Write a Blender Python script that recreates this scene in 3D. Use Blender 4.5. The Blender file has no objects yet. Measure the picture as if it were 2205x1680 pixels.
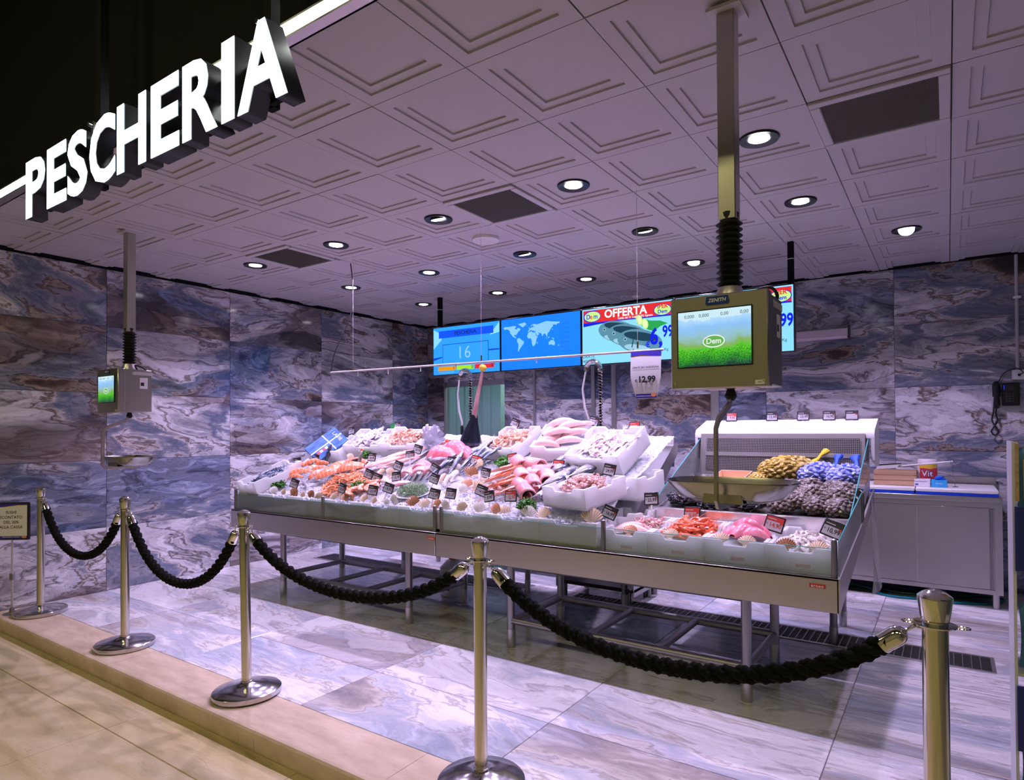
import bpy, bmesh, math, random
from math import sin, cos, pi, radians as R
from mathutils import Vector, Matrix, Euler
random.seed(7)
sc = bpy.context.scene
col = sc.collection

# ------------------------------------------------------------------ camera
CAMZ = 1.45
cam_d = bpy.data.cameras.new('camera'); cam = bpy.data.objects.new('camera', cam_d); col.objects.link(cam)
_yaw, _pit, _rol = R(33.77833), R(0.65468), R(-0.34335)
_fw = Vector((-sin(_yaw)*cos(_pit), cos(_yaw)*cos(_pit), sin(_pit)))
_r = Vector((cos(_yaw), sin(_yaw), 0)); _u = _r.cross(_fw)
_r2 = _r*cos(_rol) + _u*sin(_rol); _u2 = -_r*sin(_rol) + _u*cos(_rol)
_m = Matrix((( _r2.x, _u2.x, -_fw.x, 0), (_r2.y, _u2.y, -_fw.y, 0), (_r2.z, _u2.z, -_fw.z, CAMZ), (0, 0, 0, 1)))
cam.matrix_world = _m
cam_d.sensor_width = 36; cam_d.lens = 1356.645/2205*36
cam_d.shift_x = -31.4/2205; cam_d.shift_y = 67.1/2205
cam_d.clip_start = 0.05; cam_d.clip_end = 60
sc.camera = cam

# ------------------------------------------------------------------ world, large lights, exposure
w = bpy.data.worlds.new('world'); sc.world = w; w.use_nodes = True
w.node_tree.nodes['Background'].inputs[0].default_value = (0.5, 0.55, 0.6, 1)
w.node_tree.nodes['Background'].inputs[1].default_value = 0.05
sc.view_settings.view_transform = 'Standard'; sc.view_settings.look = 'None'
sc.view_settings.gamma = 1; sc.view_settings.use_curve_mapping = False
sc.view_settings.exposure = 0.0
cy = sc.cycles; cy.use_light_tree = False; cy.adaptive_threshold = 0.06; cy.max_bounces = 6; cy.diffuse_bounces = 3; cy.glossy_bounces = 3; cy.transmission_bounces = 6; cy.transparent_max_bounces = 6
cy.caustics_reflective = False; cy.caustics_refractive = False

def area(name, loc, size, power, color, rot=(0, 0, 0), sy=None, spread=None):
    d = bpy.data.lights.new(name, 'AREA'); d.energy = power; d.color = color
    d.shape = 'RECTANGLE'; d.size = size; d.size_y = sy or size
    if spread: d.spread = spread
    o = bpy.data.objects.new(name, d); col.objects.link(o); o.location = loc; o.rotation_euler = rot
    return o
# the shop's own high ceiling lamps, in the aisle on the camera's side
for _x in (-5.4, -2.6, 0.2, 3.0):
    area('aisle_lamp', (_x, -1.6, 4.6), 1.3, 36, (1.0, 0.89, 0.46), sy=0.35)
DOWN_W, DOWN_C = 104, (0.75, 0.59, 1.0)          # counter downlights: power and tint
# ------------------------------------------------------------------ helpers
ORD = ['first', 'second', 'third', 'fourth', 'fifth', 'sixth', 'seventh', 'eighth', 'ninth', 'tenth', 'eleventh', 'twelfth', 'thirteenth', 'fourteenth', 'fifteenth', 'sixteenth', 'seventeenth', 'eighteenth', 'nineteenth', 'twentieth', 'twenty-first', 'twenty-second', 'twenty-third', 'twenty-fourth', 'twenty-fifth', 'twenty-sixth']

class MB:
    def __init__(s): s.v = []; s.f = []
    def add(s, vs, fs, M=None):
        b = len(s.v)
        s.v += [tuple(M @ Vector(p)) if M else tuple(p) for p in vs]
        s.f += [tuple(i+b for i in f) for f in fs]
        return s
    def box(s, x0, x1, y0, y1, z0, z1, b=0, M=None):
        if b <= 0:
            vs = [(x, y, z) for x in (x0, x1) for y in (y0, y1) for z in (z0, z1)]
            fs = [(0,1,3,2),(4,6,7,5),(0,4,5,1),(2,3,7,6),(0,2,6,4),(1,5,7,3)]
            return s.add(vs, fs, M)
        bm = bmesh.new(); bmesh.ops.create_cube(bm, size=1)
        for v in bm.verts:
            v.co = Vector(((x0+x1)/2+v.co.x*(x1-x0), (y0+y1)/2+v.co.y*(y1-y0), (z0+z1)/2+v.co.z*(z1-z0)))
        bmesh.ops.bevel(bm, geom=bm.edges[:], offset=b, segments=2 if b > .008 else 1, affect='EDGES', profile=.5)
        s.add([v.co[:] for v in bm.verts], [[v.index for v in f.verts] for f in bm.faces], M); bm.free()
        return s
    def tube(s, pts, r, n=8, closed=False, cap=True, M=None, fl=1.0):
        pts = [Vector(p) for p in pts]; k = len(pts)
        rs = r if isinstance(r, (list, tuple)) else [r]*k
        vs = []; up = None
        for i, p in enumerate(pts):
            a = pts[(i-1) % k] if closed or i > 0 else p; c = pts[(i+1) % k] if closed or i < k-1 else p
            t = (c-a).normalized()
            if up is None: up = Vector((0, 0, 1)) if abs(t.z) < .9 else Vector((0, 1, 0))
            x = t.cross(up)
            if x.length < 1e-5: x = t.cross(Vector((1, 0, 0)))
            x.normalize(); up = x.cross(t).normalized()
            vs += [p + (x*cos(2*pi*j/n) + up*sin(2*pi*j/n)*fl)*rs[i] for j in range(n)]
        fs = []
        for i in range(k if closed else k-1):
            a, c = i*n, ((i+1) % k)*n
            fs += [(a+j, a+(j+1) % n, c+(j+1) % n, c+j) for j in range(n)]
        if cap and not closed: fs += [tuple(range(n-1, -1, -1)), tuple(range((k-1)*n, k*n))]
        return s.add(vs, fs, M)
    def cyl(s, p0, p1, r0, r1=None, n=14, M=None): return s.tube([p0, p1], [r0, r0 if r1 is None else r1], n, M=M)
    def lathe(s, prof, n=24, c=(0, 0, 0), M=None):
        vs = []; fs = []
        for (r, z) in prof:
            vs += [(c[0]+max(r, 1e-4)*cos(2*pi*j/n), c[1]+max(r, 1e-4)*sin(2*pi*j/n), c[2]+z) for j in range(n)]
        for i in range(len(prof)-1):
            fs += [(i*n+j, i*n+(j+1) % n, (i+1)*n+(j+1) % n, (i+1)*n+j) for j in range(n)]
        fs += [tuple(range(n-1, -1, -1)), tuple(range((len(prof)-1)*n, len(prof)*n))]
        return s.add(vs, fs, M)
    def prism(s, poly, a0, a1, axis='y', M=None):
        n = len(poly)
        mk = {'y': lambda p, a: (p[0], a, p[1]), 'x': lambda p, a: (a, p[0], p[1]), 'z': lambda p, a: (p[0], p[1], a)}[axis]
        vs = [mk(p, a0) for p in poly] + [mk(p, a1) for p in poly]
        fs = [tuple(range(n)), tuple(range(2*n-1, n-1, -1))] + [(i, (i+1) % n, n+(i+1) % n, n+i) for i in range(n)]
        return s.add(vs, fs, M)
    def ell(s, c, rx, ry, rz, nu=10, nv=6, M=None):
        vs = [(c[0], c[1], c[2]-rz)]; fs = []
        for i in range(1, nv):
            t = -pi/2+pi*i/nv
            vs += [(c[0]+rx*cos(t)*cos(2*pi*j/nu), c[1]+ry*cos(t)*sin(2*pi*j/nu), c[2]+rz*sin(t)) for j in range(nu)]
        vs.append((c[0], c[1], c[2]+rz)); L = len(vs)-1
        fs += [(0, 1+(j+1) % nu, 1+j) for j in range(nu)]
        for i in range(nv-2):
            a = 1+i*nu; fs += [(a+j, a+(j+1) % nu, a+nu+(j+1) % nu, a+nu+j) for j in range(nu)]
        a = 1+(nv-2)*nu; fs += [(a+j, a+(j+1) % nu, L) for j in range(nu)]
        return s.add(vs, fs, M)
    def grid(s, nx, ny, fn, M=None):
        vs = [fn(i/nx, j/ny) for j in range(ny+1) for i in range(nx+1)]
        fs = [(j*(nx+1)+i, j*(nx+1)+i+1, (j+1)*(nx+1)+i+1, (j+1)*(nx+1)+i) for j in range(ny) for i in range(nx)]
        return s.add(vs, fs, M)
    def mesh(s, name, mat, smooth=True, fix=True):
        m = bpy.data.meshes.new(name); m.from_pydata(s.v, [], s.f)
        if fix:
            bm = bmesh.new(); bm.from_mesh(m); bmesh.ops.recalc_face_normals(bm, faces=bm.faces[:]); bm.to_mesh(m); bm.free()
        if smooth:
            m.polygons.foreach_set('use_smooth', [True]*len(m.polygons)); m.set_sharp_from_angle(angle=R(38))
        m.materials.append(mat); m.update()
        return m
    def build(s, name, mat, parent=None, smooth=True, loc=None, rot=None, fix=True):
        return put(name, s.mesh(name, mat, smooth, fix), parent, loc, rot)

def put(name, mesh, parent=None, loc=None, rot=None):
    o = bpy.data.objects.new(name, mesh); col.objects.link(o)
    if parent: o.parent = parent
    if loc is not None: o.location = loc
    if rot is not None: o.rotation_euler = rot
    return o
def tag(o, label=None, cat=None, group=None, kind=None):
    if label: o['label'] = label
    if cat: o['category'] = cat
    if group: o['group'] = group
    if kind: o['kind'] = kind
    return o
def thing(name, label, cat, loc=(0, 0, 0), rot=(0, 0, 0), group=None):
    o = bpy.data.objects.new(name, None); col.objects.link(o); o.empty_display_size = .05
    o.location = loc; o.rotation_euler = rot
    return tag(o, label, cat, group)
def copy_tree(o, parent=None, label=None, loc=None, rot=None, scale=None, group=None):
    c = o.copy(); col.objects.link(c)
    if parent: c.parent = parent
    if label: c['label'] = label
    if group: c['group'] = group
    if loc is not None: c.location = loc
    if rot is not None: c.rotation_euler = rot
    if scale is not None: c.scale = (scale,)*3 if isinstance(scale, (int, float)) else scale
    for ch in list(o.children): copy_tree(ch, c)
    return c
class Proto:
    """first use hands out the prototype itself, later uses hand out copies"""
    def __init__(s, o): s.o = o; s.used = False
    def __call__(s, loc, rot=(0, 0, 0), scale=1.0, label=None, group=None, mat=None):
        if not s.used:
            s.used = True; o = s.o; o.location = loc; o.rotation_euler = rot
            o.scale = (scale,)*3 if isinstance(scale, (int, float)) else scale
            tag(o, label, None, group)
        else: o = copy_tree(s.o, None, label, loc, rot, scale, group)
        return o

# ------------------------------------------------------------------ materials
MATS = {}
def mat(name, c, rough=.5, metal=0, spec=.5, emit=None, es=1, trans=0, ior=1.45, coat=0, sss=0, alpha=1):
    if name in MATS: return MATS[name]
    m = bpy.data.materials.new(name); m.use_nodes = True; p = m.node_tree.nodes['Principled BSDF']
    p.inputs['Base Color'].default_value = (*c, 1); p.inputs['Roughness'].default_value = rough
    p.inputs['Metallic'].default_value = metal; p.inputs['Specular IOR Level'].default_value = spec
    p.inputs['IOR'].default_value = ior; p.inputs['Transmission Weight'].default_value = trans
    p.inputs['Coat Weight'].default_value = coat
    if sss:
        p.inputs['Subsurface Weight'].default_value = sss; p.inputs['Subsurface Radius'].default_value = (.01, .006, .005)
    if alpha < 1: p.inputs['Alpha'].default_value = alpha
    if emit: p.inputs['Emission Color'].default_value = (*emit, 1); p.inputs['Emission Strength'].default_value = es
    MATS[name] = m; m.diffuse_color = (*c, 1)
    return m
class N:
    """tiny node builder on top of a principled material"""
    def __init__(s, m): s.m = m; s.t = m.node_tree; s.p = s.t.nodes['Principled BSDF']
    def n(s, typ, **kw):
        x = s.t.nodes.new(typ)
        for k, v in kw.items():
            if k in x.inputs: x.inputs[k].default_value = v
            else: setattr(x, k, v)
        return x
    def l(s, a, b): s.t.links.new(a, b)
    def ramp(s, fac, stops):
        r = s.t.nodes.new('ShaderNodeValToRGB'); e = r.color_ramp.elements
        while len(e) < len(stops): e.new(.5)
        for i, (p, c) in enumerate(stops): e[i].position = p; e[i].color = (*c, 1) if len(c) == 3 else c
        s.l(fac, r.inputs[0]); return r.outputs[0]
    def mix(s, fac, a, b, mode='MIX'):
        x = s.t.nodes.new('ShaderNodeMix'); x.data_type = 'RGBA'; x.blend_type = mode
        for v, i in ((fac, 0), (a, 6), (b, 7)):
            if hasattr(v, 'is_output'): s.l(v, x.inputs[i])
            else: x.inputs[i].default_value = v if i == 0 else (*v, 1)
        return x.outputs[2]
    def math(s, op, a, b=0):
        x = s.t.nodes.new('ShaderNodeMath'); x.operation = op
        for v, i in ((a, 0), (b, 1)):
            if hasattr(v, 'is_output'): s.l(v, x.inputs[i])
            else: x.inputs[i].default_value = v
        return x.outputs[0]
    def noise(s, vec, scale, detail=4, rough=.5, dist=0):
        x = s.n('ShaderNodeTexNoise', Scale=scale, Detail=detail, Roughness=rough, Distortion=dist)
        if vec is not None: s.l(vec, x.inputs['Vector'])
        return x
    def bump(s, h, strength=.3, dist=.01):
        b = s.n('ShaderNodeBump', Strength=strength, Distance=dist); s.l(h, b.inputs['Height']); s.l(b.outputs[0], s.p.inputs['Normal'])

def marble(name, rough, flow, stretch, gain=1.0):
    m = mat(name, (.4, .4, .45), rough, spec=.5); g = N(m)
    tc = g.n('ShaderNodeTexCoord'); oi = g.n('ShaderNodeObjectInfo')
    sep = g.n('ShaderNodeCombineXYZ')
    g.l(g.math('MULTIPLY', oi.outputs['Random'], 61.0), sep.inputs[0]); g.l(g.math('MULTIPLY', oi.outputs['Random'], 173.0), sep.inputs[1])
    ad = g.n('ShaderNodeVectorMath', operation='ADD'); 
    mp = g.n('ShaderNodeMapping'); mp.inputs['Rotation'].default_value = (0, 0, R(flow)); mp.inputs['Scale'].default_value = stretch
    g.l(tc.outputs['Object'], mp.inputs[0]); g.l(mp.outputs[0], ad.inputs[0]); g.l(sep.outputs[0], ad.inputs[1])
    wn = g.noise(ad.outputs[0], 1.1, 5, .55)
    wv = g.n('ShaderNodeVectorMath', operation='MULTIPLY_ADD'); g.l(wn.outputs['Color'], wv.inputs[0])
    wv.inputs[1].default_value = (.85, .65, 0); g.l(ad.outputs[0], wv.inputs[2]); V = wv.outputs[0]
    n1 = g.noise(V, 1.15, 11, .60, .25)
    LT = (.74, .73, .77); MG = (.42, .42, .47); DK = (.10, .085, .09); TN = (.50, .43, .38); BL = (.22, .26, .36); BR_ = (.20, .15, .135)
    base = g.ramp(n1.outputs[0], [(.27, (.02, .018, .024)), (.33, DK), (.36, BR_), (.385, TN), (.392, DK), (.40, MG), (.43, BL), (.455, MG), (.465, LT), (.472, TN), (.478, (.16, .13, .12)), (.486, LT), (.53, (.80, .79, .83)), (.545, MG), (.552, (.20, .17, .16)), (.56, LT), (.60, MG), (.615, BL), (.64, (.34, .36, .44)), (.655, LT), (.70, MG), (.76, DK)])
    nb = g.noise(V, .75, 5, .55); blue = g.ramp(nb.outputs[0], [(.52, (0, 0, 0)), (.58, (1, 1, 1))])
    fine = g.noise(V, 9, 8, .68, .6)
    c = g.mix(g.math('MULTIPLY', blue, .72), base, g.ramp(fine.outputs[0], [(.3, (.02, .03, .06)), (.45, (.09, .13, .24)), (.55, (.20, .27, .44)), (.7, (.46, .51, .64))]))
    o2 = g.n('ShaderNodeVectorMath', operation='ADD'); o2.inputs[1].default_value = (13.1, 4.7, 0); g.l(V, o2.inputs[0])
    nr = g.noise(o2.outputs[0], .85, 5, .55); br = g.ramp(nr.outputs[0], [(.54, (0, 0, 0)), (.585, (1, 1, 1))])
    vo = g.n('ShaderNodeTexVoronoi', feature='F1', Scale=5.5); g.l(V, vo.inputs['Vector']); ve_ = g.n('ShaderNodeTexVoronoi', feature='DISTANCE_TO_EDGE', Scale=5.5); g.l(V, ve_.inputs['Vector'])
    sx_ = g.n('ShaderNodeSeparateColor'); g.l(vo.outputs['Color'], sx_.inputs[0])
    cell = g.ramp(sx_.outputs[0], [(0, (.07, .05, .05)), (.35, (.17, .13, .125)), (.7, (.30, .25, .25)), (1, (.48, .45, .47))])
    cell = g.mix(1.0, cell, g.ramp(ve_.outputs[0], [(0, (.35, .32, .33)), (.03, (1, 1, 1))]), 'MULTIPLY')
    c = g.mix(g.math('MULTIPLY', br, .8), c, cell)
    ve = g.math('ABSOLUTE', g.math('SUBTRACT', fine.outputs[0], .5)); c = g.mix(.65, c, g.ramp(ve, [(0, (.42, .38, .38)), (.012, (.85, .85, .85)), (.04, (1, 1, 1))]), 'MULTIPLY')
    c = g.mix(.6, c, g.ramp(fine.outputs[0], [(.28, (.55, .55, .57)), (.5, (1, 1, 1)), (.7, (1.3, 1.3, 1.28))]), 'MULTIPLY')
    if gain != 1.0:
        gm = g.n('ShaderNodeGamma', Gamma=1/gain); g.l(c, gm.inputs[0]); c = gm.outputs[0]
    g.l(c, g.p.inputs['Base Color'])
    return m
M_WALL = marble('marble_wall', .10, 42, (.34, 1.0, 1), .80)
M_FLOOR = marble('marble_floor', .13, 30, (.36, .85, 1), 2.3)
M_FLOORS = marble('marble_floor_streaked', .13, 8, (.3, 1.6, 1), 2.0)

def noisy(name, c1, c2, scale, rough=.6, bump=0, metal=0, detail=6, stretch=(1, 1, 1), emit=0, spec=.5, sss=0, coat=0, lo=.35, hi=.65):
    m = mat(name, c1, rough, metal, spec, sss=sss, coat=coat); g = N(m); tc = g.n('ShaderNodeTexCoord'); mp = g.n('ShaderNodeMapping')
    mp.inputs['Scale'].default_value = stretch; g.l(tc.outputs['Object'], mp.inputs[0])
    n = g.noise(mp.outputs[0], scale, detail, .6)
    g.l(g.ramp(n.outputs[0], [(lo, c1), (hi, c2)]), g.p.inputs['Base Color'])
    if bump: g.bump(n.outputs[0], bump, .005)
    return m
M_TRAV = noisy('travertine', (.54, .42, .28), (.72, .58, .42), 6, .45, .15, stretch=(.6, 2, 1))
def store_tile_mat():
    m = mat('store_tile', (.5, .44, .34), .32); g = N(m); tc = g.n('ShaderNodeTexCoord'); oi = g.n('ShaderNodeObjectInfo')
    mp = g.n('ShaderNodeMapping'); mp.inputs['Rotation'].default_value = (0, 0, R(35)); mp.inputs['Scale'].default_value = (.5, 2.2, 1)
    ad = g.n('ShaderNodeVectorMath', operation='ADD'); g.l(tc.outputs['Object'], ad.inputs[0]); g.l(oi.outputs['Location'], ad.inputs[1])
    g.l(ad.outputs[0], mp.inputs[0]); n = g.noise(mp.outputs[0], 2.2, 8, .62, .5)
    c = g.ramp(n.outputs[0], [(.3, (.36, .29, .13)), (.45, (.60, .50, .26)), (.6, (.68, .58, .36)), (.75, (.54, .44, .22))])
    v = g.n('ShaderNodeTexVoronoi', feature='DISTANCE_TO_EDGE', Scale=1.1); g.l(n.outputs['Color'], v.inputs['Vector'])
    n2 = g.noise(mp.outputs[0], 5, 5, .6, 1.2); ve = g.math('ABSOLUTE', g.math('SUBTRACT', n2.outputs[0], .42))
    c = g.mix(.5, c, g.ramp(ve, [(0, (.4, .34, .28)), (.006, (1, 1, 1))]), 'MULTIPLY')
    g.l(c, g.p.inputs['Base Color']); return m
M_STORE = store_tile_mat()
M_GROUT = mat('grout', (.30, .26, .27), .8)
M_CEIL = mat('ceiling_paint', (.50, .48, .50), .55)
M_CEILG = mat('ceiling_groove', (.36, .35, .30), .6)
M_BLACK = mat('black_paint', (.006, .0065, .007), .8, spec=.15)
M_BLACKG = mat('black_plastic', (.012, .012, .014), .3)
M_RUB = mat('black_rubber', (.01, .01, .01), .6)
def steel_mat(name, c, rough, scale=(1, 60, 60)):
    m = mat(name, c, rough, 1.0); g = N(m); tc = g.n('ShaderNodeTexCoord'); mp = g.n('ShaderNodeMapping'); mp.inputs['Scale'].default_value = scale
    g.l(tc.outputs['Object'], mp.inputs[0]); n = g.noise(mp.outputs[0], 6, 4, .6)
    mr = g.n('ShaderNodeMapRange'); mr.inputs[3].default_value = rough*.75; mr.inputs[4].default_value = rough*1.3; g.l(n.outputs[0], mr.inputs[0])
    g.l(mr.outputs[0], g.p.inputs['Roughness']); return m
M_STEEL = steel_mat('brushed_steel', (.56, .54, .53), .34)
M_STEELD = steel_mat('tube_steel', (.34, .33, .34), .38, (40, 40, 1))
M_STEELO = steel_mat('scale_steel', (.50, .49, .42), .30)
M_CHROME = mat('chrome', (.80, .78, .74), .10, 1)
M_CHROMEB = mat('polished_base', (.55, .54, .54), .16, 1)
M_ALU = mat('aluminium', (.62, .62, .64), .35, 1)
M_WHITE = mat('white_plastic', (.82, .82, .82), .35)
M_WARM = mat('grey_plastic', (.55, .53, .54), .4)
def thin(name, tint, haze=.1, gloss=.06, hc=None, rough=.03):
    """thin clear sheet: tinted see-through, a little haze, a little reflection"""
    m = mat(name, tint, rough); t = m.node_tree; N_ = t.nodes; p = N_['Principled BSDF']; out = N_['Material Output']
    tr = N_.new('ShaderNodeBsdfTransparent'); tr.inputs[0].default_value = (*tint, 1); df = N_.new('ShaderNodeBsdfDiffuse'); df.inputs[0].default_value = (*(hc or tint), 1)
    gl = N_.new('ShaderNodeBsdfGlossy'); gl.inputs['Roughness'].default_value = rough
    fr = N_.new('ShaderNodeFresnel'); fr.inputs[0].default_value = 1.35
    a = N_.new('ShaderNodeMixShader'); a.inputs[0].default_value = haze; t.links.new(tr.outputs[0], a.inputs[1]); t.links.new(df.outputs[0], a.inputs[2])
    mu = N_.new('ShaderNodeMath'); mu.operation = 'MULTIPLY_ADD'; mu.inputs[1].default_value = .8; mu.inputs[2].default_value = gloss*.3; t.links.new(fr.outputs[0], mu.inputs[0])
    b = N_.new('ShaderNodeMixShader'); t.links.new(mu.outputs[0], b.inputs[0]); t.links.new(a.outputs[0], b.inputs[1]); t.links.new(gl.outputs[0], b.inputs[2])
    t.links.new(b.outputs[0], out.inputs[0]); N_.remove(p); return m
M_GLASSF = thin('green_glass', (.92, .97, .96), .20, .04, (.82, .90, .88))
M_GEDGE = mat('glass_edge', (.10, .42, .40), .15)
M_POLY = noisy('polystyrene', (.86, .86, .86), (.92, .92, .92), 60, .6, .08)
M_ROPE = noisy('black_rope', (.0025, .0025, .002), (.008, .0075, .006), 70, .9, .6, spec=.2)
def translucify(m, c, k):
    t = m.node_tree; p = t.nodes['Principled BSDF']; out = t.nodes['Material Output']
    tl = t.nodes.new('ShaderNodeBsdfTranslucent'); tl.inputs[0].default_value = (*c, 1); mx = t.nodes.new('ShaderNodeMixShader'); mx.inputs[0].default_value = k
    t.links.new(p.outputs[0], mx.inputs[1]); t.links.new(tl.outputs[0], mx.inputs[2]); t.links.new(mx.outputs[0], out.inputs[0])
translucify(M_POLY, (.93, .95, .95), .50)
def emis(name, c, s=1.0):
    if name in MATS: return MATS[name]
    m = mat(name, (0, 0, 0), .3, spec=.3, emit=c, es=s); return m
def flat(name, c, rough=.5): return mat(name, c, rough)

# ------------------------------------------------------------------ lettering
_txt = {}
def text_mesh(body, size, bold=0, align='CENTER', extrude=0, space=1.0, shear=0, key=''):
    k = (body, size, bold, align, extrude, space, shear, key)
    if k in _txt: return _txt[k]
    c = bpy.data.curves.new('lettering', 'FONT'); c.body = body; c.size = size; c.align_x = align; c.align_y = 'CENTER'
    c.offset = bold*size; c.extrude = extrude; c.space_character = space; c.shear = shear; c.resolution_u = 3
    o = bpy.data.objects.new('lettering', c); col.objects.link(o)
    dg = bpy.context.evaluated_depsgraph_get(); m = bpy.data.meshes.new_from_object(o.evaluated_get(dg))
    bpy.data.objects.remove(o); bpy.data.curves.remove(c)
    m.transform(Matrix(((1, 0, 0, 0), (0, 0, -1, 0), (0, 1, 0, 0), (0, 0, 0, 1))))   # stand it up: reads from -Y
    _txt[k] = m
    return m
_tm = {}
def txt(body, size, x, z, y, material, parent, bold=.012, align='CENTER', name='lettering', sx=1.0, space=1.0, shear=0, extrude=0, roty=0):
    kk = (body, size, bold, align, extrude, space, shear, material.name)
    if kk not in _tm:
        m = text_mesh(body, size, bold, align, extrude, space, shear, material.name); m.materials.clear(); m.materials.append(material); _tm[kk] = m
    o = put(name, _tm[kk], parent, (x, y, z)); o.scale = (sx, 1, 1)
    if roty: o.rotation_euler = (0, roty, 0)
    return o
def poly(name, pts, y, material, parent, loc=None):
    m = bpy.data.meshes.new(name); m.from_pydata([(p[0], y, p[1]) for p in pts], [], [tuple(range(len(pts)))]); m.materials.append(material)
    return put(name, m, parent, loc)
def rect(name, x0, x1, z0, z1, y, material, parent): return poly(name, [(x0, z0), (x1, z0), (x1, z1), (x0, z1)], y, material, parent)
def ellp(cx, cz, rx, rz, n=28, rot=0):
    return [(cx+rx*cos(2*pi*i/n)*cos(rot)-rz*sin(2*pi*i/n)*sin(rot), cz+rx*cos(2*pi*i/n)*sin(rot)+rz*sin(2*pi*i/n)*cos(rot)) for i in range(n)]
# ================================================================== STRUCTURE
CZ = 2.943; TS = .5565; TX0, TY0 = -1.6397, 2.0152; XW, YB, YF = -6.367, 6.90, 1.4587
XR = 2.2
def struct(name, mb, m, smooth=False):
    o = mb.build(name, m, None, smooth); o['kind'] = 'structure'; return o
floor = struct('floor', MB().box(XW-.1, XR, 1.84, YB+.1, -.12, -.006), M_GROUT)
floor_store = struct('floor_store', MB().box(-9, 5, -5, 1.80, -.16, -.106), M_GROUT)
# platform tiles 1.2 x 0.6
def tile_mesh(name, L, W, m, t=.008, b=.0015):
    return MB().box(0, L, 0, W, -t, 0, b).mesh(name, m, False)
xs = [XW, -5.255, -4.053, -2.851, -1.649, -.455, .745, XR]
ys = [2.105, 2.645, 3.245, 3.845, 4.445, 5.045, 5.645, 6.245, YB]
for i in range(len(xs)-1):
    for j in range(len(ys)-1):
        L, W = xs[i+1]-xs[i]-.004, ys[j+1]-ys[j]-.004
        put('floor_tile', tile_mesh('floor_tile', L, W, M_FLOORS if i >= 5 else M_FLOOR), floor, (xs[i]+.002, ys[j]+.002, 0))
# step of pale stone
step = struct('trim_1', MB().box(XW-.1, XR, 1.82, 2.10, -.106, -.02), M_GROUT)
sxs = [XW, -5.5, -4.35, -3.15, -1.95, -.8, .4, XR]
for i in range(len(sxs)-1):
    poly_ = [(1.80, -.045), (1.80, -.012), (1.808, -.003), (1.82, 0), (2.102, 0), (2.102, -.02), (1.83, -.02), (1.83, -.045)]
    MB().prism(poly_, sxs[i]+.001, sxs[i+1]-.001, 'x').build('step_slab', M_TRAV, step, False)
rxs = [XW, -5.75, -5.68, -4.9, -4.3, -3.6, -2.93, -2.80, -1.9, -1.0, 0, XR]
for i in range(len(rxs)-1): MB().box(rxs[i]+.001, rxs[i+1]-.001, 1.803, 1.83, -.106, -.046).build('riser_tile', M_TRAV, step, False)
for i in range(-6, 4):
    for j in range(-3, 2):
        x0, y0 = -3.659+i*1.2, 1.52-1.2*(1-j)
        x1, y1 = x0+1.196, min(y0+1.196, 1.80)
        if y0 > 1.79: continue
        put('floor_tile', tile_mesh('store_floor_tile', x1-x0, y1-y0, M_STORE), floor_store, (x0, y0, -.1))
# left wall with its slabs
wl = struct('wall_left', MB().box(XW-.12, XW-.004, 1.40, YB, -.1, CZ+.4), M_GROUT)
wys = [1.4543, 2.6396, 3.8249, 5.0102, 6.1955, YB]; wzs = [0, .575, 1.184, 1.793, 2.402, CZ]
ML = Matrix(((0, 0, 1, 0), (1, 0, 0, 0), (0, 1, 0, 0), (0, 0, 0, 1)))
for i in range(5):
    for j in range(5):
        o = put('wall_tile', tile_mesh('wall_tile', wys[i+1]-wys[i]-.003, wzs[j+1]-wzs[j]-.003, M_WALL, .01), wl)
        o.matrix_local = Matrix.Translation((XW+.004, wys[i]+.0015, wzs[j]+.0015)) @ ML
# back wall; doorway at x -6.0 .. -4.97
DX0, DX1, DZ = -6.05, -4.97, 2.12
wb = struct('wall_back', MB().box(DX1, XR, YB+.004, YB+.12, -.1, CZ+.4).box(XW-.1, DX0, YB+.004, YB+.12, -.1, CZ+.4).box(DX0, DX1, YB+.004, YB+.12, DZ, CZ+.4), M_GROUT)
MBk = Matrix(((1, 0, 0, 0), (0, 0, -1, 0), (0, 1, 0, 0), (0, 0, 0, 1)))
wxs = [DX1, -4.48, -3.34, -2.12, -1.585, -.415, .76, XR]; bzs = [0, .61, 1.22, 1.815, 2.402, CZ]
def btile(x0, x1, z0, z1):
    o = put('wall_tile', tile_mesh('wall_tile', x1-x0-.003, z1-z0-.003, M_WALL, .01), wb)
    o.matrix_local = Matrix.Translation((x0+.0015, YB-.004, z0+.0015)) @ MBk
for i in range(len(wxs)-1):
    for j in range(5): btile(wxs[i], wxs[i+1], bzs[j], bzs[j+1])
btile(DX0, DX1, DZ, 2.402); btile(DX0, DX1, 2.402, CZ); btile(XW+.01, DX0, 0, 1.22); btile(XW+.01, DX0, 1.22, 2.402); btile(XW+.01, DX0, 2.402, CZ)
for n_, (x, w_) in enumerate([(-4.48, .03), (-3.62, .05), (-3.34, .06), (-2.12, .09)]):
    struct('trim_%d' % (n_+2), MB().box(x-w_/2, x+w_/2, YB-.025, YB-.004, 0, CZ-.01, .002), M_ALU)
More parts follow.
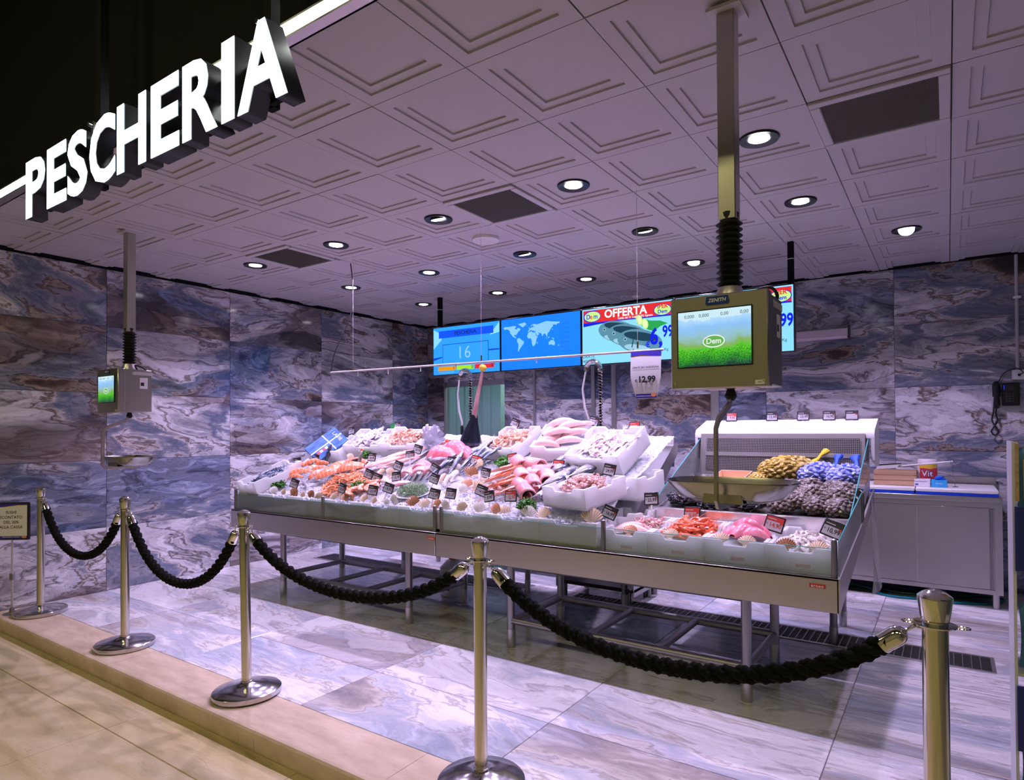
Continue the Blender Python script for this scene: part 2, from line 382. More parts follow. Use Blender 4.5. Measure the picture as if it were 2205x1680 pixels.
# the tiled back room seen through the doorway
tealw = noisy('pale_teal_tile', (.46, .60, .60), (.52, .66, .66), 3, .3)
rm = struct('wall_backroom', MB().box(-6.6, -4.6, 8.4, 8.5, -.1, 2.9).box(-6.7, -6.6, YB+.12, 8.5, -.1, 2.9).box(-6.7, -4.5, YB+.12, 8.5, 2.75, 2.85).box(-4.55, -4.45, YB+.12, 8.5, -.1, 2.9), tealw)
struct('floor_backroom', MB().box(-6.7, -4.4, YB+.12, 8.5, -.1, -.01), M_GROUT)
tt = MB().box(0, .19, 0, .09, -.012, 0, .004).mesh('small_wall_tile', mat('gloss_tile', (.60, .74, .74), .15), False)
for k in range(24):
    o = put('wall_tile', tt, wb); o.matrix_local = Matrix.Translation((DX1-.095, YB+.125, .02+k*.0925)) @ MBk
area('backroom_lamp', (-5.5, 7.7, 2.7), .9, 15, (.78, 1.0, .98), sy=.5)
# strip curtain in the doorway
cur = thing('strip_curtain', 'clear greenish plastic strip curtain hanging in the back doorway', 'curtain', (DX0, YB+.05, 0))
M_STRIP = thin('pvc_strip', (.74, .90, .89), .35, .05, (.42, .58, .58), .12)
for k in range(6): MB().box(.02+k*.155, .19+k*.155, (k % 2)*.012, (k % 2)*.012+.003, .05, DZ-.06).build('strip', M_STRIP, cur, False)
MB().box(0, DX1-DX0, -.006, .02, DZ-.07, DZ).build('rail', M_ALU, cur)
# ceiling: coffered tiles on a void above
ceil = struct('ceiling', MB().box(XW-.1, XR, YF, YB+.1, CZ+.030, CZ+.06), M_CEILG)
def coffer():
    s = TS-.005; a, b = .115*TS, .195*TS; mb = MB(); e = .012
    def ring(i0, z0, i1, z1):
        q = [(i0, i0, z0), (s-i0, i0, z0), (s-i0, s-i0, z0), (i0, s-i0, z0), (i1, i1, z1), (s-i1, i1, z1), (s-i1, s-i1, z1), (i1, s-i1, z1)]
        mb.add(q, [(0, 1, 5, 4), (1, 2, 6, 5), (2, 3, 7, 6), (3, 0, 4, 7)])
    ring(0, .024, 0, 0); ring(0, 0, a, 0); ring(a, 0, a+.002, .009); ring(a+.002, .009, b, .009); ring(b, .009, b+.002, .018)
    mb.add([(b+.002, b+.002, .018), (s-b-.002, b+.002, .018), (s-b-.002, s-b-.002, .018), (b+.002, s-b-.002, .018)], [(0, 1, 2, 3)])
    return mb.mesh('ceiling_tile', M_CEIL, False)
cm = coffer(); pm = MB().box(0, TS-.005, 0, TS-.005, 0, .02).mesh('ceiling_tile', M_CEIL, False)
VENT = {(2, 2), (-2, 2), (-6, 2)}
for i in range(-9, 7):
    for j in range(-1, 9):
        x, y = TX0+i*TS, TY0+j*TS
        if x+TS < XW or x > XR or (i, j) in VENT: continue
        put('ceiling_tile', cm, ceil, (x+.0025, y+.0025, CZ+random.uniform(-.0012, .0012)))
struct('trim_20', MB().box(XW, XW+.012, YF, YB, CZ-.02, CZ+.02).box(XW, XR, YB-.014, YB-.004, CZ-.008, CZ+.02), M_BLACK)
# black fascia above the opening, light strip along its foot
struct('wall_fascia', MB().box(-9, 5, YF-.02, YF+.06, CZ+.055, 5.4), M_BLACK)
struct('ceiling_store', MB().box(-9, 5, -5, YF, 5.4, 5.5), M_BLACK)
struct('wall_store_unseen', MB().box(-9, 5, -5.1, -5, -.1, 5.4), mat('unseen_store_wall', (.42, .38, .24), .8))  # unseen wall behind the camera, added so the metal reflects something warm
led = thing('light_strip', 'long glowing white light strip along the ceiling edge behind the sign', 'light', (0, YF-.03, CZ))
MB().box(-9, 5, -.02, .028, -.012, -.004).box(-9, 5, -.02, .028, -.068, -.060).box(-9, 5, .02, .028, -.068, -.012).build('housing', M_ALU, led, False); MB().box(-9, 5, -.012, .028, -.004, .056).build('mounting_bar', M_BLACK, led, False)
MB().box(-9, 5, -.012, -.006, -.059, -.013).build('diffuser', emis('led_white', (.95, 1.0, .93), 20), led, False)
# ventilation grilles, speaker, smoke detector
M_VENT = mat('vent_core', (.10, .095, .09), .7); M_VENTF = mat('vent_frame', (.52, .50, .52), .45)
vp = thing('ceiling_vent', '', 'vent', (0, 0, 0), group='ceiling air grilles')
MB().box(.004, TS-.004, .004, TS-.004, .0, .02).build('backing', M_VENT, vp, False)
f = MB()
for a in ((0, TS, 0, .05), (0, TS, TS-.05, TS), (0, .05, .05, TS-.05), (TS-.05, TS, .05, TS-.05)): f.box(a[0]+.003, a[1]-.003, a[2]+.003, a[3]-.003, -.014, .005, .003)
f.build('frame', M_VENTF, vp, False)
fin = MB().box(.05, TS-.05, -.001, .001, -.010, -.001).mesh('fin', mat('vent_fin', (.30, .28, .27), .5, .6), False)
for k in range(34): put('fin', fin, vp, (0, .06+k*(TS-.12)/33, 0))
fm = MB()
for k in range(34): x = .06+k*(TS-.12)/33; fm.box(x-.001, x+.001, .05, TS-.05, -.006, -.001)
fm.build('cross_fins', MATS['vent_fin'], vp, False)
V = Proto(vp)
for (i, j), l in (((2, 2), 'square air grille in the ceiling near the right scale pole'), ((-2, 2), 'square air grille in the ceiling over the middle of the counter'), ((-6, 2), 'square air grille in the ceiling nearest the left wall')):
    V((TX0+i*TS, TY0+j*TS, CZ), label=l)
sp = thing('ceiling_speaker', 'round flush pale speaker in the ceiling', 'speaker', (TX0-2.5*TS, TY0+3.5*TS, CZ+.018))
MB().lathe([(.105, 0), (.105, -.022), (.098, -.026), (.094, -.024)], 32).build('rim', M_WHITE, sp); MB().lathe([(.094, -.024), (.0, -.026)], 32).build('mesh_cover', mat('speaker_cloth', (.66, .64, .66), .8), sp)
sd = thing('smoke_detector', 'small white smoke detector on the ceiling near the screens', 'detector', (-2.87, 6.5, CZ))
MB().lathe([(.05, .0), (.055, -.03), (.03, -.045), (.0, -.047)], 20).build('body', M_WHITE, sd); MB().lathe([(.045, 0), (.045, -.02), (0, -.022)], 16, (-.13, -.03, 0)).build('base', M_WHITE, sd); MB().lathe([(.012, -.02), (.01, -.026), (0, -.026)], 10, (-.13, -.03, 0)).build('sensor', M_BLACKG, sd)
# downlights
dl = thing('downlight', '', 'light', group='round black-rimmed downlights in the ceiling')
MB().lathe([(.055, .012), (.062, -.004), (.098, -.012), (.102, -.006), (.102, .014)], 32).build('rim', mat('rim_black', (.012, .012, .016), .35), dl)
MB().lathe([(.058, .03), (.058, -.002)], 24).build('gimbal', M_BLACKG, dl)
MB().lathe([(.054, -.006), (.03, -.012), (.0, -.013)], 24).build('lens', emis('downlight_lens', (1, .93, 1), 14), dl)
ROWN = ['row above the counter front', 'middle row', 'row nearest the back wall']
SPOTS = []
D = Proto(dl)
for j, jy in enumerate((2.5, 4.5, 6.5)):
    for i, ix in enumerate((-6.5, -4.5, -2.5, -.5, 1.5)):
        if j == 2 and i == 4: ix = 2.5
        x, y = TX0+ix*TS, TY0+jy*TS
        tilt = {(1, 2): .35, (1, 3): .35, (0, 2): .3, (2, 4): -.7, (2, 3): -.3}.get((j, i), 0)
        o = D((x, y, CZ+.018), label='round downlight, %s from the left, %s' % (ORD[i], ROWN[j]))
        for c in o.children:
            if not c.name.startswith('rim'): c.rotation_euler = (tilt, 0, 0)
        d = bpy.data.lights.new('downlight_beam', 'SPOT'); d.energy = DOWN_W; d.color = DOWN_C; d.spot_size = R(118); d.spot_blend = .6; d.shadow_soft_size = .035
        s_ = bpy.data.objects.new('downlight_beam', d); col.objects.link(s_); s_.location = (x, y, CZ-.03); s_.rotation_euler = (0, 0, 0)
# floor drains
def drain(x0, x1, label):
    t = thing('floor_drain', label, 'drain', (x0, 4.60, 0)); L = x1-x0
    MB().box(0, L, 0, .26, -.004, .001).build('pit', mat('drain_dark', (.01, .01, .012), .6), t, False)
    MB().box(-.02, L+.02, -.02, 0, 0, .006).box(-.02, L+.02, .26, .28, 0, .006).box(-.02, 0, 0, .26, 0, .006).box(L, L+.02, 0, .26, 0, .006).build('rim', M_STEEL, t, False)
    b = MB()
    for k in range(int(L/.045)): b.box(k*.045+.01, k*.045+.016, 0, .26, .001, .005)
    for k in range(9): b.box(0, L, .02+k*.027, .023+k*.027, .001, .005)
    b.build('grating', M_STEELD, t, False)
drain(-5.95, -3.2, 'long grated floor drain behind the left part of the counter'); drain(-2.7, .2, 'long grated floor drain beside the right end of the counter')
# ================================================================== SHOP SIGN
sg = thing('shop_sign', 'glowing white box-letter sign reading PESCHERIA hung from black poles', 'sign', (0, 1.2, 2.49))
M_LET = mat('letter_side', (.035, .035, .04), .42, .6); M_FACE = emis('letter_face', (.80, .96, 1.0), 5.5)
for ch, a, b in (('P', -3.752, -3.523), ('E', -3.498, -3.285), ('S', -3.273, -3.073), ('C', -3.052, -2.816), ('H', -2.799, -2.562), ('E', -2.523, -2.318), ('R', -2.295, -2.067), ('I', -2.042, -1.966), ('A', -1.948, -1.68)):
    def fit(m):
        v = [p.co for p in m.vertices]; x0, x1 = min(p.x for p in v), max(p.x for p in v); z0, z1 = min(p.z for p in v), max(p.z for p in v)
        ov = .004 if ch in 'SC' else 0
        for p in m.vertices: p.co.x = a+(p.co.x-x0)/(x1-x0)*(b-a); p.co.z = -ov+(p.co.z-z0)/(z1-z0)*(.278+2*ov)
    bo = .034
    body = text_mesh(ch, .3, bo, extrude=.032, key='body%s%f' % (ch, a)).copy(); fit(body)
    for p in body.vertices: p.co.y += .032
    body.materials.clear(); body.materials.append(M_LET); o = put('letter', body, sg)
    fc = text_mesh(ch, .3, bo-.004, key='face%s%f' % (ch, a)).copy(); fit(fc)
    for p in fc.vertices: p.co.y = -.0025
    fc.materials.clear(); fc.materials.append(M_FACE); put('letter_face', fc, o)
MB().box(-3.70, -1.86, .066, .085, .20, .225).box(-3.70, -1.74, .066, .085, .05, .07).build('rail', M_BLACK, sg, False)
for x in (-3.16, -1.90):
    h = MB().box(x-.022, x+.022, .075, .11, .05, 2.9).build('hanging_pole', M_BLACK, sg, False)
    MB().box(x-.012, x+.012, .05, .075, .20, .34).cyl((x, .05, .325), (x, .035, .325), .01).build('bracket', M_CHROME, h)

# ================================================================== FISH COUNTER
def slope(y): return .90+.40*(y-3.35)
FY = 3.265
def tube_frame(t, x0, x1, y0, y1):
    for x in (x0, x1):
        for y in (y0, y1):
            l = MB().cyl((x, y, .115), (x, y, .60), .027, n=16).build('leg', M_STEELD, t)
            MB().cyl((x, y, .0), (x, y, .118), .030, .0285, n=16).build('foot', M_STEEL, l)
    for y in (y0, y1):
        MB().cyl((x0, y, .175), (x1, y, .175), .024).build('rail', M_STEELD, t)
        MB().cyl((x0, y, .545), (x1, y, .545), .024).build('rail', M_STEELD, t)
    for x in (x0, x1, x0+(x1-x0)*.38, x0+(x1-x0)*.68): MB().cyl((x, y0, .175), (x, y1, .175), .021).build('crossbar', M_STEELD, t)
    for x in (x0, x1): MB().cyl((x, y0, .545), (x, y1, .60), .021).build('crossbar', M_STEELD, t)
def counter(label, x0, x1, fx0, fx1, y1f, posts, back):
    t = thing('fish_counter', label, 'counter')
    MB().box(x0, x1, FY, FY+.012, .572, .735, .003).box(x0, x1, FY, FY+.07, .722, .735, .002).build('apron', M_STEEL, t)
    # deck under the ice
    pr = [(FY+.012, .575), (FY+.012, .715), (3.36, .72), (3.75, .78), (4.62, slope(4.62)-.09), (4.70, slope(4.62)-.09), (4.70, slope(4.62)-.16), (3.8, .62), (3.5, .575)]
    MB().prism(pr, x0+.006, min(x1-.006, -1.74), 'x').build('deck', M_STEEL, t, False)
    if x1 > -1: MB().prism([(FY+.012, .575), (FY+.012, .715), (3.83, .78), (3.83, .70), (3.5, .60)], -1.74, x1-.006, 'x').build('deck', M_STEEL, t, False)
    if back: MB().box(x0, back, 4.64, 4.66, 1.15, 1.375, .003).box(x0, back, 4.64, 4.72, 1.365, 1.378, .003).build('upstand', M_STEEL, t)
    tube_frame(t, fx0, fx1, 3.434, 4.08)
    for x in (fx0, fx1):
        for y in (4.66, 5.10):
            if y > 5 and back and x < -3: continue
            l = MB().cyl((x+.25, y, .1), (x+.25, y, .80 if y > 4.7 else .95), .025).build('leg', M_STEELD, t); MB().cyl((x+.25, y, 0), (x+.25, y, .11), .028).build('foot', M_STEEL, l)
    MB().cyl((fx0+.25, 4.66, .22), (fx1+.25, 4.66, .22), .022).build('rail', M_STEELD, t)
    for p in posts:
        q = MB().lathe([(.014, 0), (.014, .165), (.011, .178), (.004, .183), (0, .184)], 14, (p, FY+.028, .735)).build('post', M_STEELD, t)
    xs_ = [x0+.02]+[p for p in posts if x0+.05 < p < x1-.05]+[x1-.02]
    for a, b in zip(xs_[:-1], xs_[1:]):
        g = MB().box(a+.016, b-.016, FY+.024, FY+.030, .737, .868).build('glass_pane', M_GLASSF, t, False)
        MB().box(a+.016, b-.016, FY+.0235, FY+.0305, .868, .870).build('glass_edge', M_GEDGE, g, False)
    return t
SEAM = -2.948
ca = counter('left half of the stainless steel fish counter, nearest the marble left wall', -5.41, SEAM-.003, -4.884, -3.364, 4.08, (-5.385, -4.17, -2.975), -2.95)
cb = counter('right half of the stainless steel fish counter, with the raised chilled tray', SEAM+.003, -.432, -2.43, -.902, 4.08, (-2.915, -1.67, -.455), -1.75)
M_RED = flat('badge_red', (.55, .03, .02), .3); M_TXW = flat('text_white', (.85, .85, .85), .5)
for t, x in ((ca, -2.985), (cb, -.525)):
    b = MB().box(x-.036, x+.036, FY-.003, FY, .682, .702, .0014).build('badge', M_RED, t); txt('arneo', .020, x, .692, FY-.0036, M_TXW, b, .02, space=1.2)
# left end: steel cheek and glass; right end likewise, rising to the chilled tray
for t, x in ((ca, -5.412), (cb, -.436)):
    MB().prism([(FY, .572), (FY, .735), (4.30, .885), (4.95, 1.02), (4.95, .93), (3.79, .684)], x-.004, x+.008, 'x').build('side_panel', M_STEEL, t, False)
    gl = [(FY+.03, .74), (FY+.03, .905), (4.27, 1.05), (4.27, .885)]
    g = MB().prism(gl, x-.003, x+.003, 'x').build('glass_pane', M_GLASSF, t, False)
    MB().tube([(x, FY+.03, .906), (x, 4.27, 1.051)], .0032, 6).build('glass_edge', M_GEDGE, g)
    MB().lathe([(.012, 0), (.012, .16), (.004, .175), (0, .176)], 12, (x, 4.28, .885)).build('post', M_STEELD, t)
# chilled tray with hood on the right half
TX = (-1.62, -.45)
ft = thing('chilled_tray', 'raised chilled steel tray with white plastic hood and mesh back, holding nets of clams', 'display unit')
MB().prism([(3.84, .80), (3.84, .935), (3.90, .935), (3.93, .905), (4.78, 1.09), (4.82, 1.09), (4.82, .88)], TX[0], TX[1], 'x').build('tray', M_STEEL, ft, False)
MB().box(TX[0], TX[1], 3.835, 3.845, .80, .937, .002).build('front_lip', mat('bright_steel', (.80, .78, .80), .25, .8), ft)
MB().prism([(4.78, 1.09), (4.84, 1.40), (5.12, 1.40), (5.12, .85), (4.82, .85)], TX[0]+.02, TX[1]-.02, 'x').build('rear_housing', M_STEEL, ft, False)
MB().prism([(4.86, 1.368), (4.86, 1.40), (4.88, 1.428), (5.14, 1.505), (5.20, 1.505), (5.20, 1.37)], -1.655, -.415, 'x').build('hood', M_WHITE, ft)
for x in (-1.655, -.437): MB().prism([(4.86, 1.22), (4.86, 1.37), (5.2, 1.37), (5.2, 1.16)], x, x+.022, 'x').build('hood_cheek', M_WHITE, ft, False)
MM = Matrix.Translation((0, 4.772, 1.10)) @ Matrix.Rotation(R(-11), 4, 'X')
bk = MB().box(TX[0]+.07, TX[1]-.05, -.002, .004, .03, .27, M=MM).build('back_panel', mat('mesh_dark', (.02, .02, .022), .6), ft, False)
g = MB()
for k in range(92): x = TX[0]+.075+k*.0115; g.box(x, x+.0035, -.006, -.002, .03, .265, M=MM)
for k in range(20): g.box(TX[0]+.07, TX[1]-.05, -.006, -.002, .03+k*.0122, .0335+k*.0122, M=MM)
g.build('wire_mesh', M_STEEL, ft, False)
MB().box(TX[0]+.07, TX[1]-.05, -.016, -.004, .135, .165, M=MM).build('mesh_rail', M_STEEL, ft, False)
for x, y in ((TX[0]+.004, 0), (TX[1]-.004, 0)):
    gl = [(3.86, .94), (4.90, 1.375), (4.90, 1.12), (3.95, .92)]
    p = MB().prism(gl, x-.003, x+.003, 'x').build('glass_side', M_GLASSF, ft, False); MB().tube([(x, 3.86, .941), (x, 4.90, 1.376)], .0035, 6).build('glass_edge', M_GEDGE, p)
MB().lathe([(.013, 0), (.013, .14), (.004, .155), (0, .156)], 12, (TX[0]-.01, 3.86, .85)).build('post', M_STEELD, ft)
perf = MB()
for i in range(9):
    for j in range(9): perf.box(TX[0]+.08+i*.055, TX[0]+.11+i*.055, .38+j*.055, .386+j*.055, 0, .001)
perf.add([], []); o = perf.build('perforations', mat('slot_dark', (.03, .03, .035), .6), ft, False); o.location = (0, 3.93, .9105); o.rotation_euler = (math.atan(.185/.85), 0, 0)

# ================================================================== UNDER AND BEHIND THE COUNTER
pt = thing('prep_table', 'low steel service table standing behind the fish counter', 'table', (-3.6, 5.45, 0))
MB().box(-1.1, 1.5, -.3, .35, .86, .90, .004).build('top', M_STEEL, pt); MB().box(-1.0, 1.4, -.25, .3, .22, .25, .003).build('shelf', M_STEELD, pt)
for x in (-1.05, 1.45):
    for y in (-.25, .3): MB().cyl((x, y, 0), (x, y, .86), .025).build('leg', M_STEELD, pt)
tr = thing('steel_trolley', 'low steel trolley with dark shelf parked under the counter', 'trolley', (-2.45, 4.86, 0))
MB().box(-.36, .36, -.22, .28, .36, .40, .004).build('top', M_STEELD, tr); MB().box(-.36, .36, -.22, .28, .13, .16, .004).build('shelf', M_BLACKG, tr); MB().box(.345, .36, -.22, .28, .1, .38).build('side', M_STEEL, tr); MB().box(-.36, -.345, -.22, .28, .1, .38).build('side', M_STEEL, tr)
for x in (-.3, .3):
    for y in (-.17, .22): MB().cyl((x, y, 0), (x, y, .13), .022).build('wheel_leg', M_STEELD, tr)
jg = thing('plastic_drum', 'white plastic drum with red cap under the counter', 'drum', (-3.62, 4.25, 0))
MB().lathe([(.0, 0), (.11, 0), (.12, .02), (.12, .24), (.06, .30), (.04, .31), (0, .31)], 20).build('body', M_WHITE, jg); MB().lathe([(.042, .31), (.042, .345), (0, .347)], 16).build('cap', M_RED, jg)
MB().box(-.05, .05, -.122, -.116, .06, .17).build('label', M_RED, jg, False)
# spray taps with sprung hoses
def tap(x, y, label, lean):
    t = thing('spray_tap', label, 'tap', (x, y, .90))
    MB().cyl((0, 0, 0), (0, 0, .50), .016).build('column', M_CHROME, t); MB().lathe([(.03, .44), (.032, .50), (.026, .53), (0, .53)], 16).build('collar', M_BLACKG, t)
    path = [(0, 0, .52+.62*k/10) for k in range(10)]+[(-.075+.075*cos(a), 0, 1.10+.085*sin(a)) for a in [pi*k/12 for k in range(11)]]
    MB().tube(path, .011, 8).build('hose', M_BLACKG, t)
    coil = []; L = [Vector(p) for p in path]; n = 46*8
    for k in range(n+1):
        s = k/n*(len(L)-1); i = min(int(s), len(L)-2); p = L[i].lerp(L[i+1], s-i); d = (L[i+1]-L[i]).normalized(); q = d.cross(Vector((0, 1, 0))).normalized()
        a = 2*pi*k/8; coil.append(p+(q*cos(a)+Vector((0, 1, 0))*sin(a))*.021)
    MB().tube(coil, .0042, 5).build('spring', M_CHROME, t)
    e = L[-1]; MB().lathe([(.02, 0), (.024, .02), (.018, .045), (0, .05)], 14, (e.x-.01, 0, e.z-.045)).build('hose_end', M_CHROME, t)
    MB().tube([(e.x-.01, 0, e.z-.04), (e.x-.035*lean, 0, e.z-.22), (e.x-.02*lean, 0, e.z-.40), (e.x+.02, 0, .62), (e.x+.02, 0, .58)], [.009, .011, .012, .011, .009], 10).build('spray_pipe', M_WARM, t)
    MB().lathe([(.012, 0), (.018, .03), (.018, .13), (.008, .15), (0, .15)], 12, (e.x+.02, 0, .44)).build('spray_handle', M_BLACKG, t)
    MB().cyl((0, 0, .47), (e.x+.02, 0, .47), .007).build('bracket', M_CHROME, t)
tap(-4.27, 5.3, 'sprung chrome spray tap in front of the teal doorway', 1); tap(-2.71, 5.3, 'sprung chrome spray tap between the doorway and the hanging scale', 1.4)

# ================================================================== WORKBENCH AT THE BACK WALL
bn = thing('steel_workbench', 'stainless steel cabinet bench with two sliding doors against the back wall', 'cabinet', (0, 0, 0))
bx0, bx1 = -1.25, .345
MB().box(bx0, bx1, 6.13, 6.87, .845, .885, .004).build('worktop', M_STEEL, bn); MB().box(bx0, bx1, 6.85, 6.87, .885, 1.0, .003).build('backsplash', M_STEEL, bn)
MB().box(bx0, bx1, 6.17, 6.86, .12, .845).build('carcass', M_STEEL, bn, False)
MB().box(bx0, bx1, 6.150, 6.172, .12, .155).box(bx0, bx1, 6.150, 6.172, .80, .845).box(bx1-.05, bx1, 6.150, 6.172, .155, .80).build('frame', M_STEEL, bn, False)
MB().box(bx0+.02, -.215, 6.158, 6.168, .157, .798, .002).build('sliding_door', M_STEEL, bn); d2 = MB().box(-.225, .262, 6.152, 6.160, .157, .798, .002).build('sliding_door', M_STEEL, bn)
MB().box(.268, .285, 6.156, 6.168, .165, .79).build('door_pull', M_STEELD, bn, False)
for x in (-1.15, .30):
    for y in (6.22, 6.8): MB().cyl((x, y, 0), (x, y, .125), .025).build('foot', M_STEEL, bn)
M_BLUE = flat('board_blue', (.01, .07, .75), .4)
for a, b, l in ((-1.2, -.238, 'white cutting board with blue underside, left one on the steel bench'), (-.232, .325, 'white cutting board with blue underside, right one on the steel bench')):
    c = thing('cutting_board', l, 'cutting board', (0, 0, .885), group='white and blue cutting boards on the bench'); MB().box(a, b, 6.16, 6.78, .022, .05, .004).build('white_layer', M_WHITE, c); MB().box(a+.002, b-.002, 6.162, 6.778, .0, .0215, .002).build('blue_layer', M_BLUE, c)
BT = .936
M_WOOD = noisy('crate_wood', (.42, .25, .14), (.56, .36, .22), 8, .6, .1, stretch=(.3, 3, 3))
cr = thing('wooden_crate', 'small slatted wooden crate on the left cutting board', 'crate', (-.39, 6.43, BT))
for z in (0, .045, .09):
    for y in (-.1, .094): MB().box(-.155, .155, y, y+.006, z+.002, z+.040, .001).build('slat', M_WOOD, cr)
    for x in (-.161, .155): MB().box(x, x+.006, -.1, .1, z+.002, z+.040, .001).build('slat', M_WOOD, cr)
for x in (-.15, .13):
    for y in (-.094, .074): MB().box(x, x+.02, y, y+.02, 0, .135).build('corner_post', M_WOOD, cr, False)
MB().box(-.15, .15, -.095, .095, .002, .008).build('base', M_WOOD, cr, False)
sq = thing('squeegee', 'white long-handled squeegee lying across the wooden crate', 'squeegee', (-.47, 6.40, BT+.14), (0, R(-5), R(3)))
MB().prism([(-.07, .0), (.095, .0), (.115, .03), (-.05, .032)], -.02, .02, 'y').build('blade_holder', M_WHITE, sq); MB().prism([(-.05, .032), (.13, .034), (.13, .040), (-.05, .039)], -.022, .022, 'y').build('rubber_blade', M_RUB, sq); MB().cyl((.10, 0, .012), (.505, 0, .028), .0075).build('handle', M_WHITE, sq)
pr = thing('kitchen_roll', 'wrapped kitchen paper roll with red and yellow print beside the wooden crate', 'paper roll', (-.155, 6.55, BT))
MB().lathe([(.0, 0), (.07, 0), (.075, .008), (.075, .212), (.068, .224), (.03, .226), (0, .222)], 32).build('roll', mat('film_white', (.85, .80, .84), .25), pr)
def wrap(name, z0, z1, a0, a1, m, r=.0757, wob=0):
    MB().grid(14, 3, lambda u, v: (r*sin(a0+(a1-a0)*u), -r*cos(a0+(a1-a0)*u), z0+(z1-z0)*v+wob*sin(u*9))).build(name, m, pr, fix=False)
wrap('print_yellow', .14, .19, -.9, 1.1, flat('print_yellow', (.85, .55, .05))); wrap('print_red', .055, .145, -.8, 1.3, flat('print_red', (.75, .06, .10)), .0759, .004); wrap('print_blue', .012, .05, -.9, 1.2, flat('print_blue', (.02, .25, .75)), .0761, .004)
def wrapped_text(body, size, z, m, r, bold, ph=0):
    tm = text_mesh(body, size, bold, key='wrap'+m.name).copy()
    for p in tm.vertices: a = p.co.x/r+ph; p.co = Vector((r*sin(a), -r*cos(a), p.co.z+z))
    tm.materials.clear(); tm.materials.append(m); put('lettering', tm, pr)
wrapped_text('Vit', .075, .10, flat('ink_navy', (.01, .01, .08)), .0765, .055); wrapped_text('Vit', .075, .10, M_TXW, .0772, .01); wrapped_text('SuperBum', .034, .032, M_TXW, .0770, .02)
def carton(name, label, x0, x1, y0, y1, z0, z1, m): 
    t = thing(name, label, 'box', ((x0+x1)/2, (y0+y1)/2, z0)); MB().box(-(x1-x0)/2, (x1-x0)/2, -(y1-y0)/2, (y1-y0)/2, 0, z1-z0, .002).build('carton', m, t); return t
tb = carton('tissue_box', 'white printed carton with a slot beside the blue glove box', -.245, -.13, 6.30, 6.42, BT, BT+.062, flat('carton_white', (.78, .76, .80)))
poly('slot', ellp(0, 0, .03, .008), 0, M_BLACK, tb).matrix_local = Matrix.Translation((0, 0, .0627)) @ Matrix.Rotation(R(-90), 4, 'X')
txt('GUANTI MONOUSO', .010, -.01, .044, -.0606, flat('ink_blue', (.08, .10, .45)), tb, .01); rect('print_block', -.05, -.028, .012, .026, -.0606, MATS['ink_blue'], tb)
gb = carton('glove_box', 'bright blue glove box with a blue glove pulled out of the top', -.122, -.012, 6.30, 6.42, BT, BT+.058, flat('glove_blue', (.03, .38, .78)))
txt('NITRILE', .014, 0, .030, -.0606, M_TXW, gb, .01)
q = MB()
for k in range(9): a = k*.7; q.ell((.004+.018*cos(a), .016*sin(a), .064+.006*(k % 4)), .022, .018, .012, 8, 5)
q.build('glove', flat('glove_dark', (.02, .16, .75), .35), gb)
st = thing('acrylic_stand', 'thin clear acrylic rod standing on the right cutting board', 'stand', (.045, 6.40, BT)); MB().box(-.002, .002, -.02, .02, 0, .22, M=Matrix.Rotation(R(-8), 4, 'Y')).build('blade', thin('acrylic', (.72, .70, .78), .3, .05, (.4, .38, .45)), st, False); MB().box(-.02, .02, -.025, .025, 0, .004).build('foot', MATS['acrylic'], st, False)
# teal hose on the floor
hp = [(-.95, 6.30), (-.74, 6.42), (-.60, 6.35), (-.52, 6.22), (-.42, 6.16), (-.30, 6.17), (-.15, 6.20), (0, 6.20), (.12, 6.24), (.25, 6.30), (.36, 6.45), (.34, 6.55), (.15, 6.52), (-.05, 6.42), (-.2, 6.36), (-.38, 6.33), (-.52, 6.42), (-.4, 6.50), (-.15, 6.50), (.05, 6.60), (.2, 6.64)]
def smoothpath(P, n=6):
    P = [Vector(p) for p in P]; out = []
    for i in range(len(P)-1):
        p0, p1, p2, p3 = P[max(i-1, 0)], P[i], P[i+1], P[min(i+2, len(P)-1)]
        for k in range(n):
            t = k/n; out.append(.5*((2*p1)+(p2-p0)*t+(2*p0-5*p1+4*p2-p3)*t*t+(3*p1-p0-3*p2+p3)*t**3))
    return out+[P[-1]]
tag(MB().tube(smoothpath([(x, y, .012) for x, y in hp]), .010, 8).build('garden_hose', mat('hose_teal', (.0, .16, .20), .3)), 'teal rubber hose coiled on the floor under the steel bench', 'hose')
# hanging plastic film by the counter end
pf = thing('plastic_film', 'hanging strip of clear plastic film at the right end of the counter', 'plastic sheet', (-.432, 4.72, 0))
MB().grid(8, 14, lambda u, v: (.004+.06*u*(1.1-v)+.012*sin(v*5+u*4)*(1-v), .06*u*v+.02*sin(u*7+v*3), .34+.63*v+.06*u*(1-v))).build('film', thin('film_clear', (.92, .90, .95), .55, .05, (.88, .86, .92), .2), pf, fix=False)
# telephone, socket, conduit
ph = thing('wall_phone', 'black desk telephone mounted on the back wall beside a white conduit', 'telephone', (.415, YB-.01, 1.60))
MB().box(-.095, .095, -.03, -.005, 0, .14, .004).build('wall_plate', M_WARM, ph); MB().box(-.025, .10, -.055, -.03, .02, .22, .008).build('body', M_BLACKG, ph); MB().box(-.09, -.03, -.05, -.03, .1, .215, .006).build('cradle', M_BLACKG, ph)
MB().tube([(-.062, -.062, .015), (-.062, -.085, .03), (-.062, -.088, .12), (-.062, -.085, .20), (-.062, -.062, .215)], [.024, .026, .019, .026, .024], 12).build('handset', M_BLACKG, ph)
sc_ = MB().box(.0, .06, -.0565, -.055, .15, .20).build('display', mat('lcd', (.02, .025, .03), .1), ph, False)
for i in range(3):
    for j in range(4): MB().box(.002+i*.022, .016+i*.022, -.059, -.055, .055+j*.02, .067+j*.02, .002).build('key', mat('key_grey', (.05, .05, .055), .4), ph)
